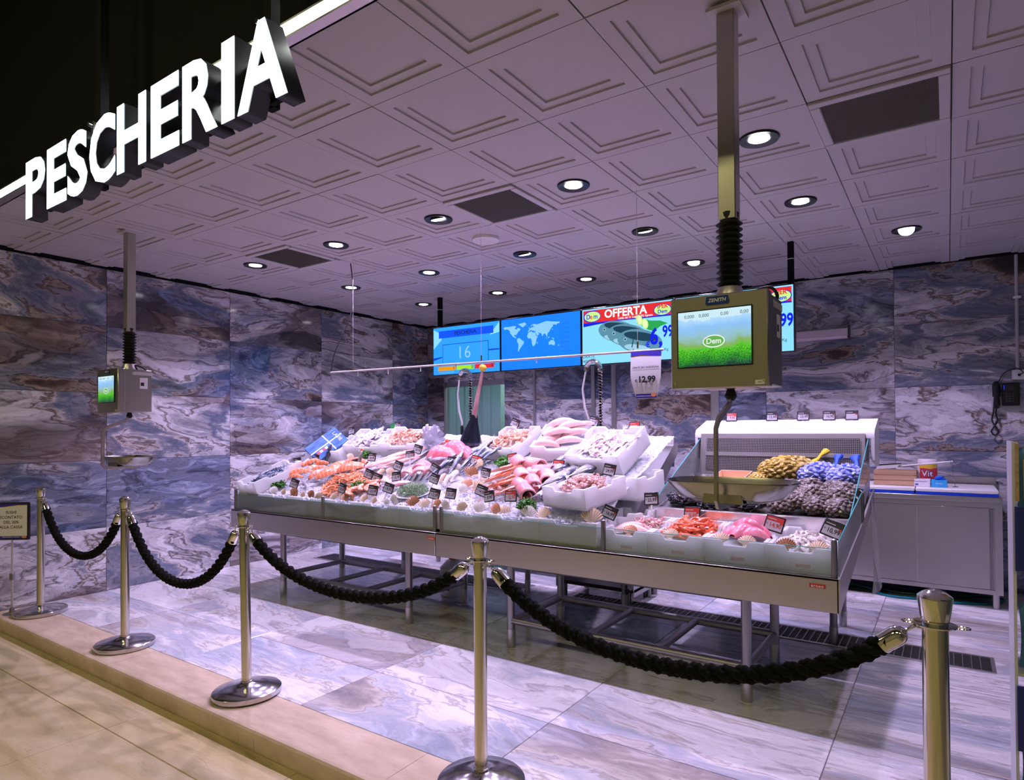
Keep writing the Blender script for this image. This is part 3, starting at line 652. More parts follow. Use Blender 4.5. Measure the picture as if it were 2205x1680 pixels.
MB().lathe([(.015, 0), (.013, .006), (0, .006)], 14, (0, 0, 0), Matrix.Translation((.075, -.055, .035)) @ Matrix.Rotation(R(90), 4, 'X')).build('dial_pad', M_BLACKG, ph)
rect('print_stripe', -.012, -.004, .16, .20, -.0557, emis('blue_led', (.02, .05, .9), .6), ph)
cp = [(-.062, -.062, .01), (-.068, -.05, -.05), (-.055, -.05, -.10), (-.075, -.05, -.15), (-.10, -.05, -.20), (-.075, -.05, -.235), (-.05, -.05, -.20), (-.075, -.05, -.15), (-.095, -.05, -.10), (-.085, -.05, -.04), (-.08, -.045, .02)]
MB().tube(smoothpath(cp), .006, 6).build('coiled_cord', M_RUB, ph)
sk = thing('wall_socket', 'white wall socket box under the conduit above the telephone', 'socket', (.51, YB-.005, 1.845)); MB().box(-.045, .045, -.03, 0, 0, .085, .004).build('box', M_WHITE, sk); MB().box(-.02, .02, -.034, -.03, .02, .065, .002).build('cover', M_WHITE, sk); MB().box(-.006, .012, -.045, -.034, .03, .05).build('plug', M_BLACKG, sk)
MB().tube(smoothpath([(0, -.04, .04), (.03, -.05, .06), (-.02, -.03, .1), (-.10, -.02, .06), (-.14, -.02, -.02)]), .004, 6).build('cable', M_RUB, sk)
cd = thing('conduit', 'thin white conduit pipe running down the back wall to the socket', 'pipe', (.505, YB-.016, 1.93)); MB().cyl((0, 0, 0), (0, 0, 1.0), .013).build('pipe', M_WARM, cd); MB().box(-.025, .03, -.018, .012, .62, .64, .002).build('clip', M_WHITE, cd)
# wall strip lamp
wlmp = thing('wall_lamp', 'slim aluminium strip lamp on the back wall right of the screens', 'lamp', (-1.05, YB-.005, 2.31))
MB().prism([(-.10, .02), (-.10, .095), (0, .12), (0, 0)], -.5, .255, 'x').build('housing', M_ALU, wlmp); MB().prism([(-.104, .022), (-.104, .09), (-.10, .09), (-.06, .0), (-.066, .0)], -.49, .245, 'x').build('diffuser', mat('lamp_diffuser', (.70, .60, .68), .4), wlmp); MB().box(.255, .265, -.105, 0, 0, .122).build('end_cap', M_BLACKG, wlmp, False)
# ================================================================== SCREENS
SY = 5.33
sxs_ = [-4.835, -3.887, -2.924, -1.994, -.998]
def screen(i, label):
    x0, x1 = sxs_[i]+.002, sxs_[i+1]-.002; z0, z1 = 2.045, 2.592
    t = thing('display_screen', label, 'screen', (x0, SY, z0)); W, Hh = x1-x0, z1-z0
    MB().box(0, W, 0, .05, 0, Hh, .003).build('casing', M_BLACKG, t)
    return t, W, Hh
def panel(t, W, Hh, m, b=.010): return rect('picture', b, W-b, b, Hh-b, -.0012, m, t)
SE = 1.15
B1 = emis('scr_blue', (.012, .19, .95), SE); B2 = emis('scr_light', (.03, .33, 1.0), SE); B3 = emis('scr_navy', (.008, .05, .62), SE); PAL = emis('scr_pale', (.24, .56, 1.0), SE); CY = emis('scr_cyan', (.25, .68, .98), SE)
ORA = emis('scr_orange', (.75, .30, .01), SE); GRN = emis('scr_green', (.35, .72, .03), SE); REDE = emis('scr_red', (.72, .025, .03), SE); WHE = emis('scr_white', (.80, .93, 1.0), SE); INK = emis('scr_ink', (.005, .01, .10), SE); ROY = emis('scr_royal', (.005, .015, .75), SE)
t, W, Hh = screen(0, 'blue queue screen showing PESCHERIA and the number 16')
panel(t, W, Hh, B2); rect('title_bar', .09, W-.09, Hh-.13, Hh-.05, -.002, emis('scr_bar', (.006, .085, .92), SE), t); txt('PESCHERIA', .062, W*.5, Hh-.09, -.003, INK, t, .01)
rect('number_frame', .145, W-.155, .125, .345, -.002, B3, t); rect('number_field', .152, W-.162, .132, .338, -.003, B2, t); txt('16', .19, W*.5-.02, .235, -.004, PAL, t, .0, space=1.1)
for (a, b, m, s) in ((.08, .33, ORA, '1'), (.345, .59, GRN, '0'), (.605, .86, REDE, '0')): rect('counter_field', a, b, .052, .098, -.002, m, t); txt(s, .05, b-.02, .075, -.003, INK, t, .015)
for k, (a, b) in enumerate(((.08, .25), (.345, .40), (.605, .74))): rect('caption', a, b, .108, .118, -.002, INK, t)
txt('mercoledi 6 agosto 2025', .022, .20, .033, -.003, PAL, t, 0); rect('light_beam', W-.16, W-.015, .235, .25, -.0016, B3, t)
poly('light_beam', [(.012, .3), (.13, .40), (.14, .46), (.012, .52)], -.0016, CY, t); poly('light_beam', [(.012, .20), (.14, .21), (.14, .2), (.012, .17)], -.0016, B3, t); poly('light_beam', [(W-.14, .40), (W-.012, .53), (W-.012, .42)], -.0016, CY, t)
t, W, Hh = screen(1, 'blue screen showing a pale map of the world')
panel(t, W, Hh, emis('scr_map', (.010, .21, .95), SE))
MAP = {'north_america': [(-168, 66), (-156, 71), (-125, 70), (-95, 72), (-82, 68), (-94, 60), (-80, 52), (-78, 60), (-64, 59), (-56, 52), (-66, 45), (-75, 38), (-81, 30), (-83, 26), (-90, 30), (-97, 26), (-94, 18), (-87, 21), (-84, 11), (-78, 8), (-92, 14), (-105, 20), (-114, 30), (-124, 40), (-124, 48), (-134, 57), (-150, 60), (-162, 55), (-158, 60)],
 'greenland': [(-72, 78), (-30, 83), (-20, 75), (-25, 70), (-43, 60), (-52, 66)],
 'south_america': [(-78, 8), (-70, 12), (-60, 9), (-50, 0), (-35, -7), (-40, -20), (-48, -26), (-58, -38), (-66, -46), (-70, -54), (-74, -50), (-71, -30), (-70, -18), (-80, -5)],
 'eurasia': [(-10, 37), (-9, 43), (-2, 44), (-4, 48), (4, 52), (9, 57), (12, 54), (22, 57), (28, 60), (20, 62), (22, 66), (14, 64), (10, 59), (5, 61), (15, 69), (28, 71), (42, 67), (60, 69), (75, 73), (105, 78), (130, 73), (160, 70), (180, 68), (178, 62), (163, 60), (160, 53), (155, 58), (140, 58), (140, 50), (130, 43), (127, 35), (122, 39), (122, 30), (110, 21), (107, 12), (103, 2), (100, 13), (95, 17), (90, 22), (80, 13), (77, 8), (72, 20), (66, 25), (57, 26), (50, 30), (58, 20), (45, 13), (36, 28), (35, 36), (28, 37), (24, 40), (18, 41), (15, 38), (12, 44), (4, 43), (0, 39), (-5, 36)],
 'africa': [(-17, 15), (-9, 32), (10, 37), (20, 31), (33, 31), (37, 20), (43, 11), (51, 11), (40, -4), (40, -15), (33, -27), (20, -35), (13, -20), (12, -5), (8, 4), (-8, 5)],
 'australia': [(114, -22), (122, -17), (130, -12), (136, -15), (142, -11), (152, -26), (150, -37), (140, -38), (130, -32), (116, -35)],
 'britain': [(-5, 50), (1, 52), (-3, 58), (-6, 56)], 'japan': [(131, 32), (140, 36), (142, 43), (139, 38)], 'madagascar': [(44, -24), (47, -25), (50, -15), (46, -16)], 'borneo': [(109, 1), (117, 6), (118, 0), (112, -3)], 'new_guinea': [(131, -1), (145, -5), (150, -10), (140, -8)], 'sumatra': [(96, 5), (105, -4), (104, -6)], 'new_zealand': [(173, -35), (178, -38), (168, -46)], 'iceland': [(-23, 64), (-14, 65), (-18, 67)]}
for nm, pp in MAP.items():
    poly('continent', [(.02+(lo+170)/350*.69+.01, .19+(la+55)/135*.29) for lo, la in pp], -.002, PAL, t)
for k in range(7): rect('caption_line', .735, .86-.02*(k % 3), .43-.045*k, .434-.045*k, -.002, emis('scr_mid', (.012, .12, .75), SE), t)
FISHC = emis('scr_fish', (.10, .26, .36), SE); FISHD = emis('scr_fishdark', (.012, .05, .09), SE); FISHL = emis('scr_fishlight', (.32, .58, .72), SE); LIM = emis('scr_lime', (.55, .85, .25), SE); LEAF = emis('scr_leaf', (.02, .35, .08), SE)
def offer(i, label, ident):
    t, W, Hh = screen(i, label); panel(t, W, Hh, CY)
    rect('banner', .022, W-.022, Hh-.14, Hh-.022, -.002, REDE, t); poly('banner_edge', [(.022, Hh-.14), (.022, Hh-.175), (W*.35, Hh-.148), (W-.022, Hh-.152), (W-.022, Hh-.14)], -.0022, ROY, t)
    poly('logo', ellp(.115, Hh-.083, .092, .056), -.003, ROY, t); poly('logo', ellp(.118, Hh-.083, .084, .048), -.0035, LIM, t); txt('D  m', .062, .115, Hh-.085, -.004, ROY, t, .02, sx=.95); txt('e', .062, .107, Hh-.085, -.004, REDE, t, .02)
    txt('OFFERTA', .105, W*.495, Hh-.075, -.003, WHE, t, .03, sx=.98); txt('Valida dal 31 Luglio all\'8 Agosto', .027, W*.60, Hh-.127, -.003, WHE, t, .015)
    poly('logo', ellp(W-.105, Hh-.092, .085, .052), -.003, ROY, t); poly('logo', ellp(W-.105, Hh-.092, .078, .046), -.0035, LIM, t); txt('IPER', .052, W-.105, Hh-.062, -.004, REDE, t, .03); txt('Dem', .046, W-.105, Hh-.108, -.004, ROY, t, .025)
    for k, (cx, cz, s) in enumerate(((.30, .30, 1.0), (.40, .255, 1.05), (.52, .19, 1.12))):
        th = R(-12); base = ellp(cx+.08, cz, .20*s, .098*s, 30, th); poly('fish', base, -.0025-.001*k, FISHC, t)
        poly('fish', ellp(cx+.09, cz+.045, .15*s, .035*s, 20, th), -.0028-.001*k, FISHD, t); poly('fish', ellp(cx+.06, cz-.06, .12*s, .028*s, 20, th), -.0028-.001*k, FISHL, t)
        poly('fish', ellp(cx-.055*s, cz+.03, .016, .016), -.003-.001*k, FISHL, t); poly('fish', ellp(cx-.055*s, cz+.03, .010, .010), -.0032-.001*k, FISHD, t)
        poly('fish', [(cx+.01, cz-.05), (cx+.03, cz+.06), (cx+.022, cz+.06), (cx+.0, cz-.05)], -.0031-.001*k, FISHD, t)
    poly('leaf', [(.62, .40), (.70, .37), (.80, .36), (.87, .33), (.80, .31), (.74, .27), (.68, .29), (.62, .33)], -.0022, LEAF, t)
    for cx, cz in ((.60, .385), (.655, .345)): poly('lime', ellp(cx, cz, .03, .048, 20, .3), -.0062, LIM, t); poly('lime', ellp(cx, cz, .022, .036, 20, .3), -.0064, emis('scr_limeflesh', (.75, .95, .45), SE), t)
    txt('6', .20, W*.80, .215, -.007, ROY, t, .035, sx=.8); txt(',', .18, W*.865, .20, -.007, ROY, t, .03); txt('99', .14, W*.94, .255, -.007, ROY, t, .03, sx=.72); txt('€', .07, W*.735, .15, -.007, ROY, t, .03)
    txt('Al Kg', .035, W*.90, .10, -.003, INK, t, 0); txt('ORATE', .042, .075, .085, -.003, INK, t, 0); txt('400/600', .042, .085, .04, -.003, INK, t, 0)
offer(2, 'third screen from the left, OFFERTA advert with sea bream at 6,99', 'a'); offer(3, 'rightmost screen, OFFERTA advert half hidden behind the hanging scale', 'b')
for x, l in ((-4.79, 'slim black ceiling pole holding the left end of the screen row'), (-1.04, 'slim black ceiling pole holding the right end of the screen row')):
    p = thing('screen_pole', l, 'pole', (x, SY+.075, 0)); MB().box(-.022, .022, -.022, .022, 2.05, CZ+.01, .002).build('pole', M_BLACK, p); MB().box(-.024, .024, -.024, .024, 2.80, 2.806).build('band', M_WARM, p, False)
    MB().box(-.06 if x > -2 else -.02, .02 if x > -2 else .06, -.03, -.02, 2.2, 2.45).build('bracket', M_BLACK, p, False)
# ================================================================== PRICE RAIL
rl = thing('price_rail', 'thin horizontal rail hung on wires over the counter', 'rail', (0, 3.64, 0))
MB().tube([(-4.50, 0, 1.950), (-1.43, 0, 1.924)], .0075, 8).build('rail', M_WARM, rl)
for x in (-4.21, -2.83, -1.60): MB().cyl((x, 0, 1.94), (x, 0, CZ), .0012, n=5).build('wire', M_WARM, rl); MB().cyl((x, 0, 1.945), (x, 0, 1.985), .006, n=8).build('wire_clamp', M_CHROME, rl)
for k in range(8): x = -4.15+k*.36; MB().box(x-.003, x+.003, -.003, .003, 1.90, 1.945).build('hook', M_WARM, rl, False)
MB().tube(smoothpath([(-4.50, 0, 1.95), (-4.46, .02, 2.15), (-4.36, .1, 2.45), (-4.40, .16, 2.75), (-4.45, .18, CZ)]), .005, 6).build('cable', M_RUB, rl)
hs = thing('hanging_price_sign', 'white curved price sign reading 12,99 hanging from the rail', 'sign', (-1.54, 3.63, 1.63))
M_PAPER = flat('paper', (.80, .80, .82), .5); M_NAVY = flat('navy_print', (.05, .03, .45), .5); M_YEL = flat('yellow_print', (.85, .70, .05), .5); M_TXB = flat('text_black', (.015, .015, .02), .6)
def curvy(x, z): return -.012*sin(pi*min(max(z/.29, 0), 1))
MB().grid(6, 14, lambda u, v: ((-.10+.20*u)*(1-.32*max(0, 1-v*2.2)), curvy(0, .29*v), .29*v)).build('sheet', M_PAPER, hs, fix=False)
MB().grid(6, 2, lambda u, v: ((-.10+.20*u), curvy(0, .262+.028*v)-.0015, .262+.028*v+.006*sin(u*5)*(1-v))).build('print_band', M_NAVY, hs, fix=False); MB().grid(6, 1, lambda u, v: ((-.10+.20*u), -.004, .256+.006*v+.006*sin(u*5))).build('print_band', M_YEL, hs, fix=False)
MB().grid(6, 2, lambda u, v: ((-.068+.136*u), curvy(0, .002+.026*v)-.0015, .002+.026*v)).build('print_band', M_NAVY, hs, fix=False); poly('logo', ellp(.05, .02, .017, .011), -.007, flat('logo_orange', (.85, .30, .10)), hs); txt('PESCE FRESCO AL BANCO', .0085, -.012, .014, -.006, M_TXW, hs, .01)
txt('ORATE BIO SARDEGNA', .0165, 0, .19, -.0140, M_TXB, hs, .02, shear=.15); txt('12,99', .052, .008, .115, -.0150, M_TXB, hs, .04); txt('€', .022, -.062, .108, -.0145, M_TXB, hs, .03); txt('al kg', .010, .03, .075, -.0140, M_WARM, hs, 0)
# ================================================================== HANGING SCALES
def scale(loc, label):
    t = thing('hanging_scale', label, 'scale', loc)
    MB().box(-.031, .031, -.031, .031, .60, CZ-1.59, .003).build('ceiling_pole', M_STEELO, t); MB().box(-.06, .06, -.06, .06, CZ-1.60, CZ-1.59+.002).build('ceiling_plate', M_WARM, t, False)
    prof = [(.030, .36)]
    for k in range(11): prof += [(.047, .372+k*.0215), (.031, .383+k*.0215)]
    MB().lathe(prof+[(.034, .625), (.03, .63)], 20).build('bellows', M_RUB, t); MB().lathe([(.055, .305), (.055, .325), (.04, .36), (0, .362)], 24).build('collar', M_STEEL, t)
    b = MB().box(-.158, .158, -.105, .085, 0, .308, .004).build('housing', M_STEELO, t)
    MB().box(-.165, .165, -.150, -.100, -.008, .312, .004).build('front_plate', M_STEELO, t)
    FYs = -.151
    for x in (-.15, .15):
        for z in (.012, .296): MB().lathe([(.006, 0), (.005, .002), (0, .0025)], 12, M=Matrix.Translation((x, FYs+.001, z)) @ Matrix.Rotation(R(90), 4, 'X')).build('screw', M_CHROME, t)
    s = MB().box(-.128, .128, -.0045, .0, .065, .263).build('screen_bezel', M_BLACKG, t, False); s.location = (-.012, -.1495, 0)
    m = MATS.get('scale_picture')
    if not m:
        m = mat('scale_picture', (0, 0, 0), .25, emit=(1, 1, 1), es=1.0); g = N(m); tc = g.n('ShaderNodeTexCoord'); sp_ = g.n('ShaderNodeSeparateXYZ'); g.l(tc.outputs['Object'], sp_.inputs[0])
        nz = g.noise(tc.outputs['Object'], 22, 3, .5); zz = g.math('ADD', sp_.outputs[2], g.math('MULTIPLY', g.math('SUBTRACT', nz.outputs[0], .5), .05))
        mr = g.n('ShaderNodeMapRange'); mr.inputs[1].default_value = .07; mr.inputs[2].default_value = .26; g.l(zz, mr.inputs[0])
        big = g.ramp(mr.outputs[0], [(0, (.02, .07, .06)), (.12, (.03, .30, .03)), (.30, (.10, .62, .03)), (.40, (.25, .45, .12)), (.52, (.30, .55, .62)), (.7, (.28, .55, .95)), (.84, (.42, .70, .98)), (.86, (.62, .84, .95)), (1, (.62, .86, .97))])
        n2 = g.noise(tc.outputs['Object'], 240, 2, .5); spk = g.ramp(n2.outputs[0], [(.35, (.35, .35, .35)), (.6, (1.2, 1.2, 1.2))]); low = g.ramp(mr.outputs[0], [(.28, (1, 1, 1)), (.36, (0, 0, 0))])
        c = g.mix(low, big, g.mix(1.0, big, spk, 'MULTIPLY')); g.l(c, g.p.inputs['Emission Color']); g.p.inputs['Emission Strength'].default_value = 1.0
    rect('picture', -.136, .112, .069, .259, -.1545, m, t)
    for x, s_ in ((-.096, '0,000'), (-.045, '0,000'), (.025, '0,00'), (.09, '0,00')): txt(s_, .016, x, .242, -.1550, flat('ink_lcd', (.02, .08, .12)), t, .0)
    poly('logo_ring', ellp(-.012, .152, .038, .022), -.1549, emis('logo_white', (.9, 1, .95), .9), t); poly('logo_ring', ellp(-.012, .152, .034, .018), -.1551, emis('logo_green', (.16, .5, .10), .9), t); txt('Dem', .026, -.012, .152, -.1553, emis('logo_white', (.9, 1, .95), .9), t, .02)
    bd = MB().prism([(-.036, .276), (.036, .276), (.040, .282), (.036, .304), (-.036, .304), (-.040, .282)], -.1545, -.150, 'y').build('badge', flat('badge_blue', (.01, .05, .30), .3), t, False); txt('ZENITH', .017, 0, .290, -.1552, M_TXW, bd, .02, shear=.2)
    rect('sticker', .122, .152, .0, .014, -.1512, M_PAPER, t); txt('0042', .007, .137, .007, -.1516, M_TXB, t, .01)
    sd_ = put('side_label', rect_mesh_x(.0, .055, .17, .25, M_PAPER), t, (.1585, .0, 0)); put('side_print', rect_mesh_x(.006, .03, .19, .215, M_TXB), sd_, (.0006, 0, 0))
    put('side_label', rect_mesh_x(-.05, .09, .268, .292, M_WARM), t, (.1585, 0, 0))
    MB().tube(smoothpath([(.08, .02, .31), (.09, .0, .335), (.14, -.02, .34), (.155, .02, .325), (.15, .05, .308)]), .006, 6).build('cable', M_RUB, t)
    MB().box(-.09, .09, -.06, .06, -.004, 0).build('underside_plate', M_STEEL, t, False)
    MB().lathe([(.012, 0), (.016, -.012), (.022, -.03), (.012, -.045), (0, -.045)], 14).build('pivot', M_RUB, t)
    # hook bar carries the pan
    bar = [Vector(p) for p in ((.0, -.035), (-.02, -.06), (-.15, -.115), (-.178, -.145), (-.18, -.385), (-.165, -.405), (-.13, -.410), (.06, -.410))]
    Lf, Rt = [], []
    for i_, p_ in enumerate(bar):
        d_ = (bar[min(i_+1, len(bar)-1)]-bar[max(i_-1, 0)]).normalized(); nn_ = Vector((-d_.y, d_.x))*.011; Lf.append(p_+nn_); Rt.append(p_-nn_)
    hk = MB()
    for i_ in range(len(bar)-1): hk.prism([tuple(Lf[i_]), tuple(Lf[i_+1]), tuple(Rt[i_+1]), tuple(Rt[i_])], -.005, .005, 'x')
    hk.build('pan_hook', M_STEELO, t, False)
    pn = MB(); prf = [(1.0, 0, .0), (.985, .006, .002), (.93, -.004, .01), (.80, -.05, .06), (.66, -.066, .14)]
    n = 40
    def sq_(a, rx, ry, p=3.2): c, s = cos(a), sin(a); k = (abs(c)**p+abs(s)**p)**(-1/p); return rx*k*c, ry*k*s
    vs = []; fs = []
    for (f_, z, ins) in prf:
        for j in range(n):
            x, y = sq_(2*pi*j/n, .225-ins*.75 if f_ < 1 else .225, .14-ins*.55 if f_ < 1 else .14); vs.append((x, y, z))
    for i in range(len(prf)-1): fs += [(i*n+j, i*n+(j+1) % n, (i+1)*n+(j+1) % n, (i+1)*n+j) for j in range(n)]
    fs.append(tuple(range((len(prf)-1)*n, len(prf)*n)))
    pn.add([(x, y-.0, z-.335) for x, y, z in vs], fs); o = pn.build('pan', steel_mat('pan_steel', (.40, .40, .38), .22), t, fix=False)
    sm = o.modifiers.new('solid', 'SOLIDIFY'); sm.thickness = .002
    MB().box(-.07, .07, -.10, .10, -.404, -.400).prism([(-.07, -.40), (.07, -.40), (.06, -.355), (-.06, -.355)], -.118, -.112, 'y').build('pan_cradle', M_STEELO, t, False)
    return t
def rect_mesh_x(y0, y1, z0, z1, m):
    me = bpy.data.meshes.new('side_print'); me.from_pydata([(0, y0, z0), (0, y1, z0), (0, y1, z1), (0, y0, z1)], [], [(0, 1, 2, 3)]); me.materials.append(m); return me
scale((-.645, 2.28, 1.59), 'hanging touch-screen scale with steel pan, near right, under the thick ceiling pole'); scale((-5.10, 2.27, 1.59), 'hanging touch-screen scale with steel pan in front of the left wall')
# ================================================================== STANCHIONS AND ROPES
M_CHP = steel_mat('post_chrome', (.70, .67, .58), .16, (60, 60, .5))
def stanchion(x, y, r, label, lean=(0, 0)):
    t = thing('stanchion', label, 'stanchion', (x, y, 0), (lean[0], lean[1], 0), 'rope stanchions along the step')
    MB().lathe([(0, 0), (.172, 0), (.178, .006), (.178, .030), (.172, .036), (.10, .052), (.038, .066), (.034, .07), (0, .07)], 48).build('base', M_CHROMEB, t)
    MB().lathe([(r+.004, .066), (r+.004, .076), (r, .078), (r, .93), (0, .93)], 28).build('post', M_CHP, t)
    MB().lathe([(r*1.08, .928), (r*1.15, .94), (r*1.36, .988), (r*1.34, .993), (r*.9, 1.004), (r*.4, 1.01), (0, 1.011)], 28).build('cap', M_CHROME, t)
    rp = MB().lathe([(r, .914), (r+.020, .915), (r+.021, .918), (r, .919)], 28)
    rp.build('collar_plate', M_CHROME, t)
    for s in (-1, 1):
        MB().tube([(s*(r+.028)+.016*cos(a)*1.2, .013*sin(a), .9165) for a in [2*pi*k/16 for k in range(16)]], .0022, 6, closed=True).build('rope_eye', M_CHROME, t)
SX = [-6.03, -4.62, -3.215, -1.59, -.035]; SYs = [2.03, 2.03, 2.03, 2.03, 2.02]
WHO = ['chrome rope stanchion farthest left, beside the sushi notice', 'chrome rope stanchion second from the left wall', 'slightly leaning chrome rope stanchion third from the left', 'chrome rope stanchion in front of the middle of the counter', 'thick chrome rope stanchion nearest the blue cardboard display']
for i in range(5): stanchion(SX[i], SYs[i], .031 if i == 4 else .0265, WHO[i], (0, R(-1.6)) if i == 2 else (0, 0))
def rope(i, zlow, label):
    xa, xb = SX[i]+.07, SX[i+1]-.07
    if i == 1: xb -= .028
    if i == 2: xa -= .028
    t = thing('barrier_rope', label, 'rope', (0, 2.03, 0), group='black barrier ropes'); za = .885; n = 60
    L = xb-xa; pts = []
    for k in range(n+1):
        u = k/n*2-1; pts.append(Vector((xa+L*(u+1)/2, 0, zlow+(za-zlow)*((math.cosh(2.0*u)-1)/(math.cosh(2.0)-1)))))
    # arc-length resample
    acc = [0]
    for k in range(n): acc.append(acc[-1]+(pts[k+1]-pts[k]).length)
    T = acc[-1]
    def at(s):
        s = min(max(s, 0), T)
        for k in range(n):
            if acc[k+1] >= s: return pts[k].lerp(pts[k+1], (s-acc[k])/max(acc[k+1]-acc[k], 1e-6)), (pts[k+1]-pts[k]).normalized()
        return pts[-1], (pts[-1]-pts[-2]).normalized()
    cap = .075; lo, hi = cap*.75, T-cap*.75; m = int((hi-lo)/.0048)
    for q in range(3):
        path = []; rr = []
        for k in range(m+1):
            s = lo+(hi-lo)*k/m; p, d = at(s); up = Vector((0, 1, 0)); w_ = d.cross(up)
            a = 2*pi*(s/.150)+q*2*pi/3; path.append(p+(up*cos(a)+w_*sin(a))*.0150); rr.append(.0145+.0020*sin(s*2*pi/.019+q*2))
        MB().tube(path, rr, 9).build('strand', M_ROPE, t)
    for s0, s1, e, nx in ((0, cap, 0, 1), (T, T-cap, 1, -1)):
        p0, d0 = at(s0); p1, _ = at(s1); d = (p1-p0).normalized()
        c = MB().tube([p0, p0+d*.004, p0+d*.014, p0+d*.028, p0+d*cap], [.010, .018, .0255, .028, .0285], 18).build('end_cap', M_CHROME, t)
        MB().tube([p0-d*.02+Vector((.020*cos(a)*d.x-.0*sin(a), .014*sin(a), .020*cos(a)*d.z)) for a in [2*pi*k/16 for k in range(16)]], .0028, 6, closed=True).build('snap_ring', M_CHROME, c)
        MB().tube([p0-d*.02+Vector((-nx*.018, 0, .014))+Vector((.016*cos(a), 0, .013*sin(a))) for a in [2*pi*k/14 for k in range(14)]], .0028, 6, closed=True).build('snap_ring', M_CHROME, c)
rope(0, .535, 'black twisted rope between the first and second stanchions from the left'); rope(1, .515, 'black twisted rope between the second and third stanchions from the left'); rope(2, .66, 'black twisted rope between the third stanchion and the middle one'); rope(3, .645, 'thick black twisted rope sweeping to the rightmost stanchion')
# ================================================================== SUSHI NOTICE
ss = thing('notice_stand', 'framed notice on a thin stand reading SUSHI SCONTATO DEL 20% ALLA CASSA', 'sign', (-6.21, 1.90, 0), (0, 0, R(38)))
MB().lathe([(0, 0), (.06, 0), (.06, .005), (.02, .012), (.012, .05), (0, .05)], 20).build('foot', M_STEELD, ss); MB().cyl((0, 0, .04), (0, 0, .60), .0075).build('pole', M_WARM, ss); MB().box(-.014, .014, -.014, .014, .27, .32, .003).build('clamp', M_STEELD, ss)
MB().box(-.135, .135, -.012, .012, .585, .885, .008).build('frame', M_BLACKG, ss); rect('sheet', -.12, .12, .600, .872, -.0128, M_PAPER, ss)
poly('print_band', [(-.12, .872), (.12, .872), (.12, .864), (.05, .862), (-.05, .850), (-.12, .848)], -.0134, M_NAVY, ss); poly('print_band', [(-.12, .848), (-.05, .850), (.05, .862), (.12, .864), (.12, .860), (.05, .857), (-.05, .845), (-.12, .843)], -.0136, M_YEL, ss)
rect('print_band', -.12, .12, .600, .618, -.0134, M_NAVY, ss); poly('logo', ellp(.098, .609, .02, .009), -.0138, flat('logo_orange', (.85, .30, .10)), ss); txt('PESCE FRESCO AL BANCO', .011, 0, .609, -.0138, M_TXW, ss, .01)
for k, s in enumerate(('SUSHI', 'SCONTATO', 'DEL 20%', 'ALLA CASSA')): txt(s, .032, 0, .805-.039*k, -.0135, M_TXB, ss, .012, sx=.98)
# ================================================================== BLUE CARDBOARD DISPLAY (right edge)
cdw = thing('cardboard_display', 'tall blue cardboard display stand at the right edge of the picture', 'display stand', (.16, 2.42, 0))
M_CARD = mat('card_white', (.62, .64, .74), .35); M_CBLUE = mat('card_blue', (.02, .03, .22), .4); M_LBLUE = mat('card_lightblue', (.12, .26, .56), .45); M_CEDGE = noisy('corrugated', (.35, .22, .10), (.55, .40, .2), 60, .8)
MB().box(0, .008, 0, .20, 0, 1.40, 0).build('side_panel', M_CARD, cdw, False); MB().box(.45, .458, 0, .20, 0, 1.40).build('side_panel', M_CARD, cdw, False)
MB().box(.075, .46, .20, .212, 0, 1.75, .002).build('back_panel', M_LBLUE, cdw); MB().box(.10, .45, .192, .199, 1.42, 1.74, .001).build('header_card', mat('card_brown', (.36, .20, .10), .5), cdw)
for z in (.30, .695, 1.185): 
    MB().box(.008, .45, .01, .19, z-.008, z).build('shelf', M_CARD, cdw, False)
for z0, z1 in ((.47, .665), (1.01, 1.205)): MB().box(.004, .455, -.016, -.008, z0, z1, .001).build('shelf_front', M_CBLUE, cdw)
MB().prism([(-.012, 1.22), (-.02, 1.395), (.03, 1.40), (.06, 1.22)], .0085, .016, 'x').build('tray_edge', M_CEDGE, cdw, False)
def chips(x, y, z, rz, label):
    t = thing('pasta_bag', label, 'packet', (x, y, z), (R(-6), 0, rz), 'light blue packets on the cardboard display')
    MB().grid(8, 10, lambda u, v: ((u-.5)*.14*(1-.08*sin(pi*v)), -.035*sin(pi*u)**.6*sin(pi*v)**.5, v*.19)).grid(8, 10, lambda u, v: ((u-.5)*.14*(1-.08*sin(pi*v)), .035*sin(pi*u)**.6*sin(pi*v)**.5, v*.19)).build('bag', mat('packet_blue', (.14, .32, .60), .25), t)
    poly('picture', ellp(-.02, .06, .024, .032), -.038, noisy('pasta_print', (.55, .32, .05), (.85, .60, .2), 60, .4), t); txt('Voilà', .032, -.01, .115, -.039, M_NAVY, t, .015, shear=.2)
    MB().tube([(px, -.0375, pz) for px, pz in ((-.055, .03), (-.055, .15), (-.03, .17), (.03, .17), (.055, .15), (.055, .03), (.03, .015), (-.03, .015))], .0012, 5, closed=True).build('gold_line', mat('gold', (.7, .5, .2), .4), t)
    rect('barcode', -.05, -.02, .012, .03, -.030, M_PAPER, t)
for k, (z, w) in enumerate(((1.19, 'top tray'), (.70, 'middle shelf'), (.305, 'bottom shelf'))):
    for j in range(3): chips(.247+.145*j, 2.42+.075, z, 0, 'light blue pasta packet, %s from the left on the %s of the display' % (ORD[j], w))
